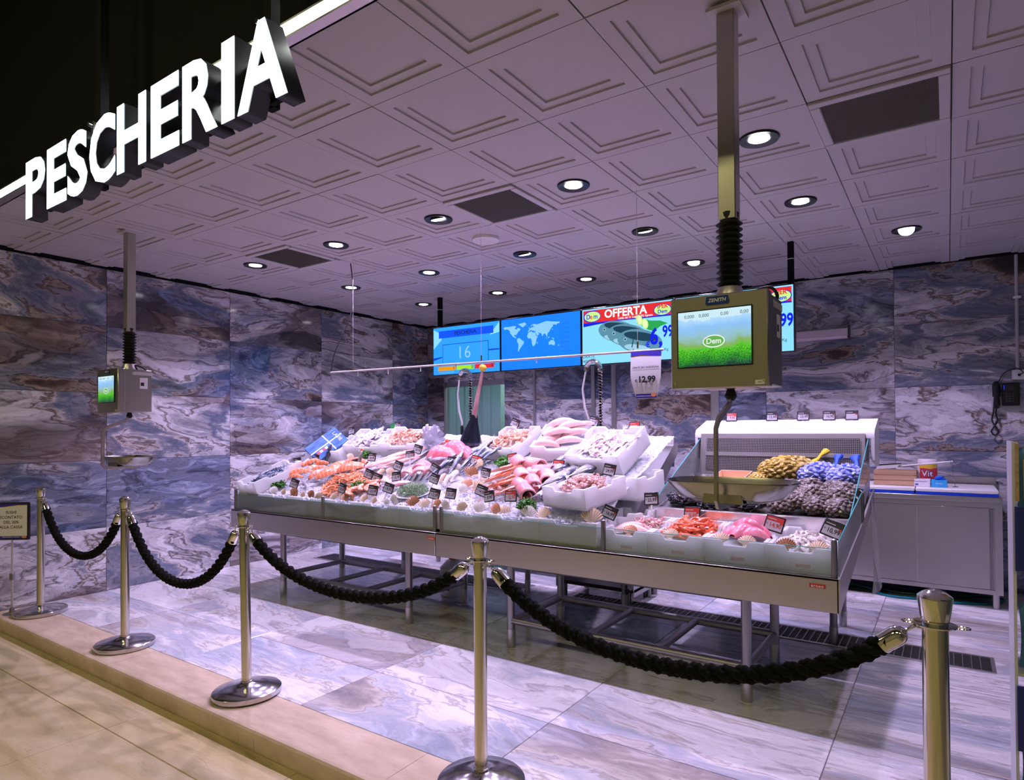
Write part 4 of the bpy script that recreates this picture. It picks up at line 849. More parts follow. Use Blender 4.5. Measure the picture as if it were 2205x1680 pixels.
# ================================================================== ICE, BOXES AND SEAFOOD
TILT = math.atan(.40)
M_ICE = noisy('crushed_ice', (.80, .83, .90), (.93, .94, .97), 55, .28, .8, spec=.6)
translucify(M_ICE, (.92, .95, 1.0), .40)
def hsh(x, y): return (sin(x*12.9898+y*78.233)*43758.5453) % 1.0
def vn(x, y):
    i, j = math.floor(x), math.floor(y); u, v = x-i, y-j; u = u*u*(3-2*u); v = v*v*(3-2*v)
    return (hsh(i, j)*(1-u)+hsh(i+1, j)*u)*(1-v)+(hsh(i, j+1)*(1-u)+hsh(i+1, j+1)*u)*v
IX0, IX1, IY0, IY1 = -5.37, -1.73, 3.335, 4.60
def ice_z(x, y): return slope(y)-.045+.030*vn(x*9, y*9)+.016*vn(x*31, y*31)+.008*vn(x*77, y*77)-.03*max(0, (3.37-y)/.035)
ib = MB(); ib.grid(330, 116, lambda u, v: (IX0+(IX1-IX0)*u, IY0+(IY1-IY0)*v, ice_z(IX0+(IX1-IX0)*u, IY0+(IY1-IY0)*v)))
def chip(mb, x, y, z, s):
    M = Matrix.Translation((x, y, z)) @ Euler((random.uniform(0, 3), random.uniform(0, 3), random.uniform(0, 3))).to_matrix().to_4x4() @ Matrix.Diagonal((s*random.uniform(.6, 1.4), s, s*random.uniform(.5, 1), 1))
    mb.add([(-1, -1, -1), (1, -1, -.8), (.8, 1, -1), (-1, .9, -1), (-.7, -.7, 1), (.9, -.8, .7), (.6, .8, .9), (-.8, .7, .8)], [(0, 3, 2, 1), (4, 5, 6, 7), (0, 1, 5, 4), (1, 2, 6, 5), (2, 3, 7, 6), (3, 0, 4, 7)], M)
for k in range(4200):
    x, y = random.uniform(IX0+.02, IX1-.02), random.uniform(IY0+.01, IY1); y = IY0+.01+(y-IY0)*random.random() if k % 2 else y
    chip(ib, x, y, ice_z(x, y)+.001, random.uniform(.004, .009))
tag(ib.build('crushed_ice', M_ICE, None, True, fix=False), 'bed of crushed white ice sloping up across the counter', 'ice', kind='stuff')

# ---- polystyrene boxes
def polybox_mesh(L, W, Hh, t=.018, d=.028):
    mb = MB(); mb.box(-L/2, L/2, -W/2, W/2, 0, .015)
    def prof(n): return [(-n/2, 0), (n/2, 0), (n/2, Hh), (.24*n, Hh), (.19*n, Hh-d), (-.19*n, Hh-d), (-.24*n, Hh), (-n/2, Hh)]
    mb.prism(prof(L), -W/2, -W/2+t, 'y'); mb.prism(prof(L), W/2-t, W/2, 'y'); mb.prism(prof(W-2*t), -L/2, -L/2+t, 'x'); mb.prism(prof(W-2*t), L/2-t, L/2, 'x')
    return mb
def ice_fill(L, W, z, amp=.014):
    return MB().grid(18, 18, lambda u, v: ((u-.5)*L, (v-.5)*W, z+amp*(vn(u*9+z*99, v*9)+.5*vn(u*25, v*25)-.6)))
def polybox(loc, dims, rot, label, ice=None, group=None):
    t = thing('foam_box', label, 'box', loc, rot, group)
    polybox_mesh(*dims).build('foam_shell', M_POLY, t, False)
    if ice is not None:
        f = ice_fill(dims[0]-.034, dims[1]-.034, ice).build('ice_fill', M_ICE, t, fix=False); f['kind'] = 'stuff'
    return t, Matrix.Translation(loc) @ Euler(rot).to_matrix().to_4x4()
n = 9; wx = (5.36-1.72)/n
for k in range(n):
    polybox((-5.36+wx*(k+.5), 3.44, .738), (wx-.004, .27, .150), (0, 0, 0), 'white foam box full of ice behind the front glass, %s from the left end' % ORD[k], .118, 'foam ice boxes along the counter front')
ib2 = MB()
for k in range(1100):
    x = random.uniform(-5.34, -1.74); chip(ib2, x, random.uniform(3.315, 3.36), .868+random.uniform(-.012, .016), random.uniform(.005, .010))
tag(ib2.build('spilled_ice', M_ICE, None, True, fix=False), 'loose ice heaped along the front glass', 'ice', kind='stuff')

# ---- seafood materials
def fleshy(name, c1, c2, scale=30, rough=.28, stretch=(1, 1, 1), bands=None, coat=.3):
    m = mat(name, c1, rough, coat=coat); g = N(m); tc = g.n('ShaderNodeTexCoord'); oi = g.n('ShaderNodeObjectInfo'); mp = g.n('ShaderNodeMapping'); mp.inputs['Scale'].default_value = stretch
    ad = g.n('ShaderNodeVectorMath', operation='ADD'); g.l(tc.outputs['Object'], ad.inputs[0]); g.l(oi.outputs['Random'], ad.inputs[1]); g.l(ad.outputs[0], mp.inputs[0])
    nn = g.noise(mp.outputs[0], scale, 5, .6); c = g.ramp(nn.outputs[0], [(.33, c1), (.66, c2)])
    if bands:
        wv = g.n('ShaderNodeTexWave', Scale=bands[0], Distortion=3.0); wv.inputs['Detail'].default_value = 2; g.l(tc.outputs['Object'], wv.inputs['Vector'])
        c = g.mix(g.math('MULTIPLY', g.ramp(wv.outputs['Fac'], [(.72, (0, 0, 0)), (.95, (1, 1, 1))]), .6), c, bands[1])
    hs_ = g.n('ShaderNodeHueSaturation'); mr = g.n('ShaderNodeMapRange'); mr.inputs[3].default_value = .82; mr.inputs[4].default_value = 1.14; g.l(oi.outputs['Random'], mr.inputs[0]); g.l(mr.outputs[0], hs_.inputs['Value']); g.l(c, hs_.inputs['Color'])
    g.l(hs_.outputs[0], g.p.inputs['Base Color']); return m
F_SAL = fleshy('salmon_flesh', (.90, .20, .075), (.95, .34, .16), 18, bands=(9, (.95, .62, .45)))
F_PRAWN = fleshy('prawn_orange', (.85, .24, .08), (.95, .52, .30), 26); F_PALEP = fleshy('prawn_pale', (.80, .38, .22), (.92, .62, .46), 26)
F_RED = fleshy('prawn_red', (.80, .13, .05), (.92, .33, .17), 22); F_PINK = fleshy('pink_flesh', (.86, .15, .24), (.95, .38, .44), 14); F_PINKW = fleshy('pink_white_flesh', (.92, .28, .32), (.97, .56, .56), 12)
F_WHITE = fleshy('white_flesh', (.88, .54, .50), (.94, .74, .70), 14); F_SQUID = fleshy('squid_flesh', (.78, .58, .60), (.92, .82, .86), 16); F_OCTO = fleshy('octopus_flesh', (.50, .20, .17), (.84, .58, .52), 30)
F_SQP = fleshy('squid_pink', (.74, .32, .30), (.90, .66, .62), 20, stretch=(.4, 1, 1)); F_CUB = fleshy('cuttlefish', (.62, .50, .60), (.90, .86, .92), 14)
def skin(name, back, side, belly, rough=.2, metal=.35, axis=2, lo=-.02, hi=.03, stripes=0):
    m = mat(name, side, rough, metal, coat=.3); g = N(m); tc = g.n('ShaderNodeTexCoord'); sp_ = g.n('ShaderNodeSeparateXYZ'); g.l(tc.outputs['Object'], sp_.inputs[0])
    nz = g.noise(tc.outputs['Object'], 45, 3, .6); zz = g.math('ADD', sp_.outputs[axis], g.math('MULTIPLY', g.math('SUBTRACT', nz.outputs[0], .5), .02))
    mr = g.n('ShaderNodeMapRange'); mr.inputs[1].default_value = lo; mr.inputs[2].default_value = hi; g.l(zz, mr.inputs[0])
    c = g.ramp(mr.outputs[0], [(.12, belly), (.42, side), (.75, side), (1, back)])
    g.l(c, g.p.inputs['Base Color']); return m
S_BREAM = skin('bream_skin', (.10, .11, .16), (.50, .50, .55), (.78, .75, .76), lo=-.035, hi=.045); S_MACK = skin('mackerel_skin', (.02, .04, .10), (.36, .40, .48), (.80, .78, .80)); S_GURN = skin('gurnard_skin', (.82, .22, .12), (.92, .44, .30), (.95, .78, .70), metal=.05)
S_HAKE = skin('hake_skin', (.16, .14, .13), (.42, .38, .36), (.70, .62, .58), metal=.15); S_SNAP = skin('snapper_skin', (.62, .24, .26), (.80, .52, .54), (.90, .76, .74), metal=.15, lo=-.035, hi=.045); S_DARK = skin('dark_skin', (.015, .018, .03), (.06, .06, .09), (.40, .36, .38), metal=.3); S_SARD = skin('sardine_skin', (.02, .06, .14), (.40, .46, .56), (.82, .82, .84), lo=-.008, hi=.010)
M_EYE = mat('fish_eye', (.85, .70, .40), .1); M_PUP = mat('pupil', (.005, .005, .005), .05); M_MOUTH = fleshy('red_gill', (.70, .08, .03), (.85, .25, .12), 40)
# ---- fish
def fish(name, label, cat, prof, length, mt, depth=.5, dorsal=.5, group=None, mouth=False):
    """body along X (nose at +X), back towards +Z, thin in Y"""
    t = thing(name, label, cat, group=group); nr = 12; vs = []; fs = []
    for (s, h, dz) in prof:
        for j in range(nr):
            a = 2*pi*j/nr; vs.append(((s-.5)*length, h*length*depth*cos(a)*.5, dz*length+h*length*.5*sin(a)))
    k = len(prof)
    for i in range(k-1): fs += [(i*nr+j, i*nr+(j+1) % nr, (i+1)*nr+(j+1) % nr, (i+1)*nr+j) for j in range(nr)]
    fs += [tuple(range(nr-1, -1, -1)), tuple(range((k-1)*nr, k*nr))]
    MB().add(vs, fs).build('body', mt, t)
    h0 = prof[0][1]; x0 = -.5*length
    MB().prism([(x0+.01*length, -.03*length), (x0-.13*length, -.11*length), (x0-.08*length, 0), (x0-.13*length, .11*length), (x0+.01*length, .03*length)], -.002, .002, 'y').build('tail_fin', mt, t, False)
    hm = max(p[1] for p in prof)
    MB().prism([(-.25*length, hm*length*.38), (-.20*length, hm*length*.5+.035*length), (.12*length, hm*length*.5+.04*length), (.2*length, hm*length*.40)], -.0015, .0015, 'y').build('dorsal_fin', mt, t, False)
    hx = .36*length
    for s in (-1, 1):
        e = MB().ell((hx, s*prof[-3][1]*length*depth*.5*.92, .10*prof[-3][1]*length), .020*length+.0015, .004, .020*length+.0015, 10, 6).build('eye', M_EYE, t); MB().ell((hx, s*(prof[-3][1]*length*depth*.5*.92+.002), .10*prof[-3][1]*length), .011*length, .0032, .011*length, 8, 6).build('pupil', M_PUP, e)
        MB().prism([(.16*length, -.02*length), (.02*length, -.06*length), (.04*length, .0), (.14*length, .02*length)], s*(hm*length*depth*.46), s*(hm*length*depth*.46+.002), 'y').build('pectoral_fin', mt, t, False)
    if mouth: MB().ell((.49*length, 0, 0), .04*length, .05*length, .06*length, 10, 6).build('open_mouth', M_MOUTH, t)
    return t
BREAMP = [(0, .05, 0), (.10, .07, 0), (.25, .20, 0), (.45, .34, .01), (.62, .38, .01), (.78, .34, 0), (.90, .22, -.01), (.97, .10, -.015), (1, .03, -.015)]
SLIMP = [(0, .035, 0), (.12, .05, 0), (.3, .12, 0), (.5, .175, 0), (.7, .19, 0), (.85, .165, 0), (.94, .11, -.005), (.985, .05, -.01), (1, .02, -.01)]
GURNP = [(0, .03, 0), (.15, .045, 0), (.4, .11, 0), (.6, .17, 0), (.75, .23, .01), (.86, .23, .01), (.94, .14, 0), (.985, .07, -.01), (1, .03, -.015)]
def rotm(yaw, pitch=0, roll=0, tilt=TILT): return (Matrix.Rotation(tilt, 3, 'X') @ Matrix.Rotation(yaw, 3, 'Z') @ Matrix.Rotation(pitch, 3, 'Y') @ Matrix.Rotation(roll, 3, 'X')).to_euler()
def lay(P, x, y, h, yaw, label, roll=R(90), pitch=0, s=1.0, group=None, tilt=TILT):
    return P((x, y, slope(y)+h), rotm(yaw, pitch, roll, tilt), s, label, group)
# ---- scallop shells
def shell_mesh(name, m, size=1.0, ribs=11):
    def f(u, v, off):
        a = R(-78)+R(156)*u; rr = v*(1-.08*(1-abs(cos(ribs*pi*u)))); w_ = 1.0-.12*abs(u-.5)*2
        x = rr*sin(a)*.052*size; z_ = (rr*cos(a)*.052-.016*(1-v))*size
        d = (.018*sin(pi*min(v, 1)*.62)*(1-.35*abs(u-.5)*2)+.0026*cos(2*ribs*pi*u)*v)*size
        return (x, -d+off, z_+.018*size)
    mb = MB().grid(44, 8, lambda u, v: f(u, v, 0)); mb.grid(44, 8, lambda u, v: f(u, v, .003*size))
    mb.prism([(-.019*size, .001), (.019*size, .001), (.012*size, .016*size), (-.012*size, .016*size)], -.004*size, .001, 'y')
    return mb.mesh(name, m, True, False)
def shellmat(name, c1, c2, edge):
    m = mat(name, c1, .4, coat=.15); g = N(m); tc = g.n('ShaderNodeTexCoord'); gr = g.n('ShaderNodeVectorMath', operation='LENGTH'); g.l(tc.outputs['Object'], gr.inputs[0])
    nz = g.noise(tc.outputs['Object'], 60, 3, .5); d = g.math('ADD', gr.outputs['Value'], g.math('MULTIPLY', nz.outputs[0], .012)); wv = g.math('SINE', g.math('MULTIPLY', d, 480))
    mr = g.n('ShaderNodeMapRange'); mr.inputs[1].default_value = -1; g.l(wv, mr.inputs[0])
    sp2 = g.n('ShaderNodeSeparateXYZ'); g.l(tc.outputs['Object'], sp2.inputs[0]); an = g.math('ARCTAN2', sp2.outputs[0], g.math('ADD', sp2.outputs[2], .002))
    rb = g.math('MULTIPLY', g.math('ADD', g.math('SINE', g.math('MULTIPLY', an, 24.0)), 1.0), .5)
    c = g.mix(mr.outputs[0], c1, c2); c = g.mix(g.math('MULTIPLY', rb, .55), c, tuple(v*.45 for v in edge)); r2 = g.n('ShaderNodeMapRange'); r2.inputs[1].default_value = .015; r2.inputs[2].default_value = .07; g.l(d, r2.inputs[0])
    g.l(g.mix(g.math('MULTIPLY', r2.outputs[0], .5), c, edge), g.p.inputs['Base Color']); return m
SH = {'white': shellmat('shell_white', (.86, .80, .74), (.92, .88, .84), (.90, .86, .82)), 'tan': shellmat('shell_tan', (.86, .70, .50), (.92, .82, .70), (.80, .58, .38)), 'brown': shellmat('shell_brown', (.30, .12, .05), (.58, .32, .16), (.34, .14, .06)), 'orange': shellmat('shell_orange', (.72, .30, .14), (.90, .66, .50), (.66, .26, .12))}
SHM = {k: shell_mesh('scallop_shell', m) for k, m in SH.items()}
def shell(kind, x, y, z, rx, ry, rz, s, label, group): 
    o = put('scallop_shell', SHM[kind], None, (x, y, z), (rx, ry, rz)); o.scale = (s,)*3; return tag(o, label, 'shell', group)
ROWX = [-4.93, -4.78, -4.66, -4.51, -4.42, -4.28, -4.12, -3.97, -3.89, -3.78, -3.65, -3.52, -3.44, -3.26, -3.13, -3.01, -2.93, -2.77, -2.65, -2.51, -2.43, -2.24, -2.12, -1.78]
ROWK = 'white tan brown tan brown tan tan orange orange tan tan white white brown tan orange white tan white orange tan white tan tan'.split()
ROWS = [.95, .8, 1.0, .7, .9, .8, .85, .9, .85, .95, .8, .6, 1.05, 1.1, .95, .95, .95, .9, 1.05, 1.0, .8, 1.0, 1.05, 1.25]
for k, x in enumerate(ROWX):
    shell(ROWK[k], x, 3.345+.015*random.random(), .872+.008*random.random(), R(random.uniform(-38, -8)), R(random.uniform(-28, 28)), R(random.uniform(-20, 20)), ROWS[k]*1.15, '%s scallop shell, %s from the left along the ice edge' % (ROWK[k], ORD[k]), 'scallop shells along the ice edge')
for k, (x, y, kd, s, ry) in enumerate(((-3.18, 3.72, 'white', 1.5, -20), (-3.16, 3.63, 'white', 1.45, -30), (-3.06, 3.77, 'brown', 1.3, 15), (-2.99, 3.64, 'orange', 1.15, 5), (-2.97, 3.55, 'white', 1.1, 30), (-2.86, 3.58, 'tan', 1.2, 45), (-2.90, 3.70, 'white', 1.5, 40), (-3.26, 3.83, 'white', 1.3, 0), (-3.10, 3.90, 'tan', 1.3, 10), (-3.04, 3.50, 'tan', 1.0, 10), (-3.24, 3.68, 'tan', 1.2, -40))):
    shell(kd, x, y, slope(y)-.01+.012*(k % 3), R(-42), R(ry), R(random.uniform(-15, 15)), s, '%s scallop shell, %s in the heap in the middle of the ice' % (kd, ORD[k]), 'heap of scallop shells in the middle')
for x, y, kd, s, ry, l in ((-4.68, 3.63, 'white', 1.25, 20, 'white ribbed scallop shell leaning on the salmon pieces'), (-4.93, 4.02, 'tan', 1.1, -10, 'tan scallop shell below the blue box'), (-4.70, 4.00, 'tan', 1.0, 30, 'tan scallop shell beside the parsley under the squid box'), (-3.97, 3.72, 'tan', 1.1, -15, 'left tan shell of the pair below the long squid'), (-3.90, 3.74, 'tan', 1.1, 25, 'right tan shell of the pair below the long squid')):
    shell(kd, x, y, slope(y)+.0, R(-35), R(ry), 0, s, l, None)
# ---- generic small bodies
def curl_tube(R0, a0, a1, r0, r1, n=9, sides=7, seg=True):
    pts = []; rs = []
    for k in range(n):
        u = k/(n-1); a = a0+(a1-a0)*u; pts.append((R0*cos(a), R0*sin(a), 0)); rs.append((r0+(r1-r0)*u)*(1.0 if not seg or k % 2 else .86))
    return MB().tube(pts, rs, sides)
def prawn(name, label, m, s=1.0, head=True, group=None):
    t = thing(name, label, 'prawn', group=group); b = curl_tube(.030*s, R(-20), R(185), .0095*s, .004*s); b.build('body', m, t)
    MB().prism([(-.030*s, -.004*s), (-.042*s, -.016*s), (-.034*s, -.020*s), (-.026*s, -.018*s), (-.027*s, -.004*s)], -.002, .002, 'z').build('tail_fan', m, t, False)
    if head:
        MB().tube([(.0282*s, -.010*s, 0), (.027*s, -.028*s, .001), (.020*s, -.044*s, .002), (.012*s, -.054*s, .004)], [.0095*s, .0105*s, .007*s, .001], 7).build('head', m, t)
        MB().tube([(.016*s, -.048*s, .003), (.0, -.075*s, .008), (-.03*s, -.09*s, .004), (-.06*s, -.085*s, .002)], .0009, 3).build('feeler', m, t, False)
    return t
def heap(P, cx, cy, rx, ry, hh, n_, label, group, smin=.85, smax=1.15, M=None, z0=0, roll=.6):
    for k in range(n_):
        while True:
            u, v = random.uniform(-1, 1), random.uniform(-1, 1)
            if u*u+v*v < 1: break
        x, y = cx+rx*u, cy+ry*v; h = z0+hh*(1-(u*u+v*v))*(.35+.65*random.random())+.006
        rr = (random.uniform(-roll, roll), random.uniform(-roll, roll), random.uniform(0, 2*pi)); s = random.uniform(smin, smax)
        if M is None: P((x, y, slope(y)+h), (Matrix.Rotation(TILT, 3, 'X') @ Euler(rr).to_matrix()).to_euler(), s, label, group)
        else: P(tuple(M @ Vector((x, y, h))), (M.to_3x3() @ Euler(rr).to_matrix()).to_euler(), s, label, group)
PR_O = Proto(prawn('prawn', '', F_PRAWN, .8)); PR_P = Proto(prawn('peeled_prawn', '', F_PALEP, 1.0, False)); PR_S = Proto(prawn('small_shrimp', '', F_PALEP, .85)); PR_R = Proto(prawn('red_prawn', '', F_RED, 1.25))
heap(PR_O, -4.22, 3.56, .20, .17, .07, 170, 'orange prawn in the heap on the left part of the ice', 'orange prawns heaped on the ice')
# left long box with small fish
t, M = polybox((-5.20, 3.55, slope(3.55)-.02), (.30, .50, .12), (TILT-.02, 0, R(-4)), 'white foam box of small fish at the far left end of the counter', .06)
def smallfish(name, mt, L=.11): return Proto(fish(name, '', 'fish', SLIMP, L, mt))
SARD = smallfish('anchovy', S_SARD)
heap(SARD, 0, 0, .11, .20, .03, 55, 'small silver fish in the far left foam box', 'small silver fish in the left box', M=M, z0=.068, roll=.4)
# rear boxes
t, M1 = polybox((-5.02, 4.13, slope(4.13)-.01), (.40, .32, .13), (TILT+.12, 0, R(8)), 'white foam box under the blue strapped carton at the left rear', .09)
t, M2 = polybox((-4.66, 4.28, slope(4.28)-.01), (.42, .34, .13), (TILT+.10, 0, R(14)), 'white foam box of squid at the left rear, behind the parsley', .08)
t, M3 = polybox((-4.20, 4.30, slope(4.30)-.0), (.42, .34, .13), (TILT+.10, 0, R(12)), 'white foam box of peeled prawns left of the plastic bag', .08)
t, M4 = polybox((-2.98, 4.27, slope(4.27)+.0), (.42, .36, .13), (TILT+.13, 0, R(-14)), 'white foam box of small shrimps right of the swordfish head', .08)
t, M5 = polybox((-2.50, 4.30, slope(4.30)-.0), (.44, .38, .13), (TILT+.10, 0, R(10)), 'white foam box heaped with pale fillets at the rear', .09)
t, M6 = polybox((-2.02, 4.10, slope(4.10)+.03), (.46, .40, .15), (TILT+.16, 0, R(-9)), 'large tilted white foam box of small squid', .10)
t, M7 = polybox((-1.93, 3.56, slope(3.56)+.0), (.36, .40, .13), (.16, 0, R(-13)), 'white foam box of baby octopus standing on the front edge', .07)
polybox((-1.79, 3.98, slope(3.98)-.16), (.30, .34, .15), (.12, 0, R(-6)), 'empty white foam box propping up the tilted squid box')
polybox((-1.70, 3.72, .80), (.24, .26, .12), (.0, 0, R(-4)), 'small white foam box beside the chilled tray glass')
heap(PR_P, 0, 0, .17, .13, .07, 85, 'peeled pink prawn in the box left of the plastic bag', 'peeled prawns in their foam box', .8, 1.2, M3, .085)
heap(PR_S, 0, 0, .18, .14, .06, 110, 'small pale shrimp in the box beside the swordfish head', 'small shrimps in their foam box', .8, 1.1, M4, .085)
# squid
def squid(name, label, m, L=.15, r=.016):
    t = thing(name, label, 'squid'); MB().tube([(-L*.5, 0, 0), (-L*.4, 0, .001), (-L*.1, 0, .002), (L*.25, 0, .001), (L*.32, 0, 0)], [.002, r*.55, r, r*.95, r*.6], 9, fl=.7).build('mantle', m, t)
    MB().prism([(-L*.5, 0), (-L*.28, r*2.2), (-L*.15, 0), (-L*.28, -r*2.2)], -.0015, .0015, 'z').build('fin', m, t, False)
    MB().ell((L*.37, 0, 0), L*.08, r*.7, r*.55, 8, 6).build('head', m, t)
    for k in range(5): a = (k-2)*.22; MB().tube([(L*.40, 0, 0), (L*.52, L*.10*a, .003), (L*.66, L*.26*a, -.003), (L*.76, L*.30*a+.008*(-1)**k, 0)], [.0035, .003, .0022, .001], 5).build('tentacle', m, t)
    return t
SQ_C = Proto(squid('cuttlefish_piece', '', F_CUB, .16, .018)); SQ_S = Proto(squid('small_squid', '', F_SQUID, .11, .013)); SQ_L = Proto(squid('long_squid', '', F_SQP, .30, .022))
heap(SQ_C, 0, 0, .16, .12, .06, 26, 'pale violet squid in the left rear foam box', 'squid in the left rear box', .8, 1.3, M2, .09, .3)
heap(SQ_S, 0, 0, .18, .15, .045, 60, 'small pale squid in the large tilted foam box', 'small squid in the tilted box', .8, 1.3, M6, .105, .3)
for k, (x, y, a) in enumerate(((-4.17, 3.93, 62), (-4.10, 3.92, 55), (-4.04, 3.90, 48), (-3.97, 3.92, 44), (-4.13, 4.02, 58), (-4.03, 4.03, 50), (-3.92, 4.0, 40), (-4.20, 3.83, 66), (-3.95, 3.86, 44))):
    lay(SQ_L, x, y, .03+.012*(k % 3), R(a), 'long pink squid, %s of the fan below the peeled prawns' % ORD[k], 0, group='long squid laid in a fan')
# octopus
def octopus(name, label, m, s=1.0):
    t = thing(name, label, 'octopus'); MB().ell((0, 0, .012*s), .018*s, .016*s, .018*s, 10, 7).build('head', m, t)
    for k in range(7):
        a = 2*pi*k/7+.2; d = Vector((cos(a), sin(a), 0)); q = Vector((-sin(a), cos(a), 0)); c = 1 if k % 2 else -1
        MB().tube([d*.010*s, d*.028*s+q*.004*c*s+Vector((0, 0, .004*s)), d*.044*s+q*.014*c*s, d*.046*s+q*.030*c*s+Vector((0, 0, .006*s)), d*.034*s+q*.034*c*s+Vector((0, 0, .010*s))], [.0075*s, .0065*s, .005*s, .0035*s, .0015*s], 6).build('arm', m, t)
    return t
OC = Proto(octopus('baby_octopus', '', F_OCTO))
heap(OC, -.0, -.0, .13, .15, .05, 34, 'pinkish baby octopus in the front foam box', 'baby octopus in the front box', .8, 1.2, M7, .085, .7)
for k, (x, y) in enumerate(((-2.72, 3.65), (-2.63, 3.59), (-2.67, 3.55), (-2.75, 3.58), (-2.66, 3.64))): OC((x, y, slope(y)+.02), rotm(k*1.3), 1.1, 'baby octopus, %s in the clump left of the red gurnards' % ORD[k], 'octopus clump on the ice')
# salmon
def fillet(name, label, m, L, W, Hh, sk=None, bend=.02):
    t = thing(name, label, 'fish fillet')
    def f(u, v, top):
        e = sin(pi*min(max(u, .02), .98))**.35; w_ = W*e*(1-.25*u)
        return ((u-.5)*L, (v-.5)*w_, (Hh*sin(pi*min(max(v, 0), 1))**.5*e if top else 0)+bend*sin(pi*u))
    MB().grid(12, 8, lambda u, v: f(u, v, True)).build('flesh', m, t, fix=False); MB().grid(12, 4, lambda u, v: f(u, v, False)).build('skin', sk or m, t, fix=False)
    return t
SAL = Proto(fillet('salmon_fillet', '', F_SAL, .26, .15, .035, S_DARK)); SALP = Proto(fillet('salmon_strip', '', F_SAL, .16, .055, .028, S_DARK)); WF = Proto(fillet('pale_fillet', '', F_WHITE, .24, .075, .04)); PK = Proto(fillet('pink_fish_cut', '', F_PINK, .22, .15, .05, bend=.035))
for k, (x, y, a) in enumerate(((-5.01, 3.67, 50), (-5.04, 3.76, 30), (-4.98, 3.81, 60), (-4.88, 3.74, 80), (-4.85, 3.82, 20), (-4.80, 3.60, 40), (-4.72, 3.64, 100), (-4.86, 3.54, 20), (-4.93, 3.62, 65), (-4.78, 3.74, 55))): lay(SALP, x, y, .02+.014*(k % 3), R(a), 'orange salmon strip, %s in the heap at the left' % ORD[k], R(12*(-1)**k), group='salmon strips at the left')
for k, (x, y, a) in enumerate(((-4.57, 3.79, 80), (-4.42, 3.84, 15), (-4.50, 3.63, 55), (-4.34, 3.72, 30))): lay(SAL, x, y, .03+.01*k, R(a), ['large salmon fillet below the dark fish head', 'large salmon fillet beside the hake head', 'large salmon fillet lowest towards the front', 'salmon fillet right above the prawn heap'][k], R(8))
for k, (x, y, a, b) in enumerate(((-4.86, 3.68, 40, 0), (-4.80, 3.80, 60, 0), (-4.98, 3.86, 20, 0))): pass
def steak(name, label, m):
    t = thing(name, label, 'fish steak'); MB().tube([(.045*cos(a), .035*sin(a), 0) for a in [R(-60+k*30) for k in range(11)]], [.012, .02, .023, .024, .024, .024, .024, .024, .023, .02, .012], 8, fl=.8).build('flesh', m, t)
    MB().tube([(.068*cos(a), .058*sin(a), 0) for a in [R(-50+k*28) for k in range(11)]], .003, 5).build('skin_edge', S_DARK, t); return t
STK = Proto(steak('salmon_steak', '', F_SAL))
for k, (x, y, a) in enumerate(((-3.95, 3.41, 80), (-3.88, 3.46, 120), (-3.79, 3.46, 60), (-3.86, 3.53, 200))): lay(STK, x, y, .03+.008*k, R(a), 'horseshoe salmon steak, %s behind the front price tags' % ORD[k], R(15), group='salmon steaks near the front')
for k, (x, y, z, a) in enumerate(((-.1, -.06, .10, 10), (.06, -.07, .10, -8), (-.06, .02, .12, 15), (.09, .02, .12, 0), (0, .09, .13, 12), (-.02, -.02, .15, -5), (.11, .09, .14, 20), (-.11, .10, .12, 35), (.05, .05, .17, 8), (-.05, .12, .16, 0), (-.12, -.11, .09, -20))):
    WF(tuple(M5 @ Vector((x, y, z))), (M5.to_3x3() @ Euler((0, 0, R(a+20))).to_matrix()).to_euler(), 1, 'pale pink fillet, %s in the rear fillet box' % ORD[k], 'pale fillets in their box')
for k, (x, y, a, s) in enumerate(((-3.62, 4.08, 20, 1.1), (-3.48, 4.12, -10, 1.2), (-3.34, 4.07, -30, 1.1), (-3.50, 4.0, 5, 1.1))): lay(PK, x, y, .03+.02*(k % 2), R(a), 'pink cut of fish, %s from the left below the swordfish head' % ORD[k], 0, s=s, group='pink cuts below the swordfish')
# bent pink slices
def fold(name, label, m, R0=.055, w=.09, a0=-20, a1=190):
    t = thing(name, label, 'fish slice'); MB().grid(16, 4, lambda u, v: ((R0+.006*v)*cos(R(a0+(a1-a0)*u)), (v-.5)*w*(1-.2*abs(2*u-1)), R0*sin(R(a0+(a1-a0)*u)))).build('flesh', m, t, fix=False)
    c = t.children[0]; sm = c.modifiers.new('solid', 'SOLIDIFY'); sm.thickness = .016; sm.offset = 0; return t
FD = Proto(fold('fish_slice', '', F_PINKW)); 
for k, (x, y, a, s) in enumerate(((-3.60, 3.83, 20, 1.2), (-3.55, 3.76, 35, 1.05), (-3.48, 3.79, 60, .9), (-3.66, 3.74, 10, .9))): lay(FD, x, y, .015, R(a), 'arched pink fish slice, %s of the group behind the rosemary' % ORD[k], 0, s=s, group='arched pink slices behind the rosemary')
def roll_(name, label, m):
    t = thing(name, label, 'fish slice'); pts = []
    MB().grid(30, 4, lambda u, v: ((.052-.030*u)*cos(R(-30+430*u)), (v-.5)*.13*(1-.25*u), (.052-.030*u)*sin(R(-30+430*u)))).build('rolled_flesh', m, t, fix=False)
    sm = t.children[0].modifiers.new('solid', 'SOLIDIFY'); sm.thickness = .010; sm.offset = 0; return t
RL = Proto(roll_('rolled_fish_slice', '', F_PINKW)); RLW = ['top left', 'top middle', 'centre left', 'centre', 'centre right', 'lower right', 'lower middle', 'far right', 'lowest']
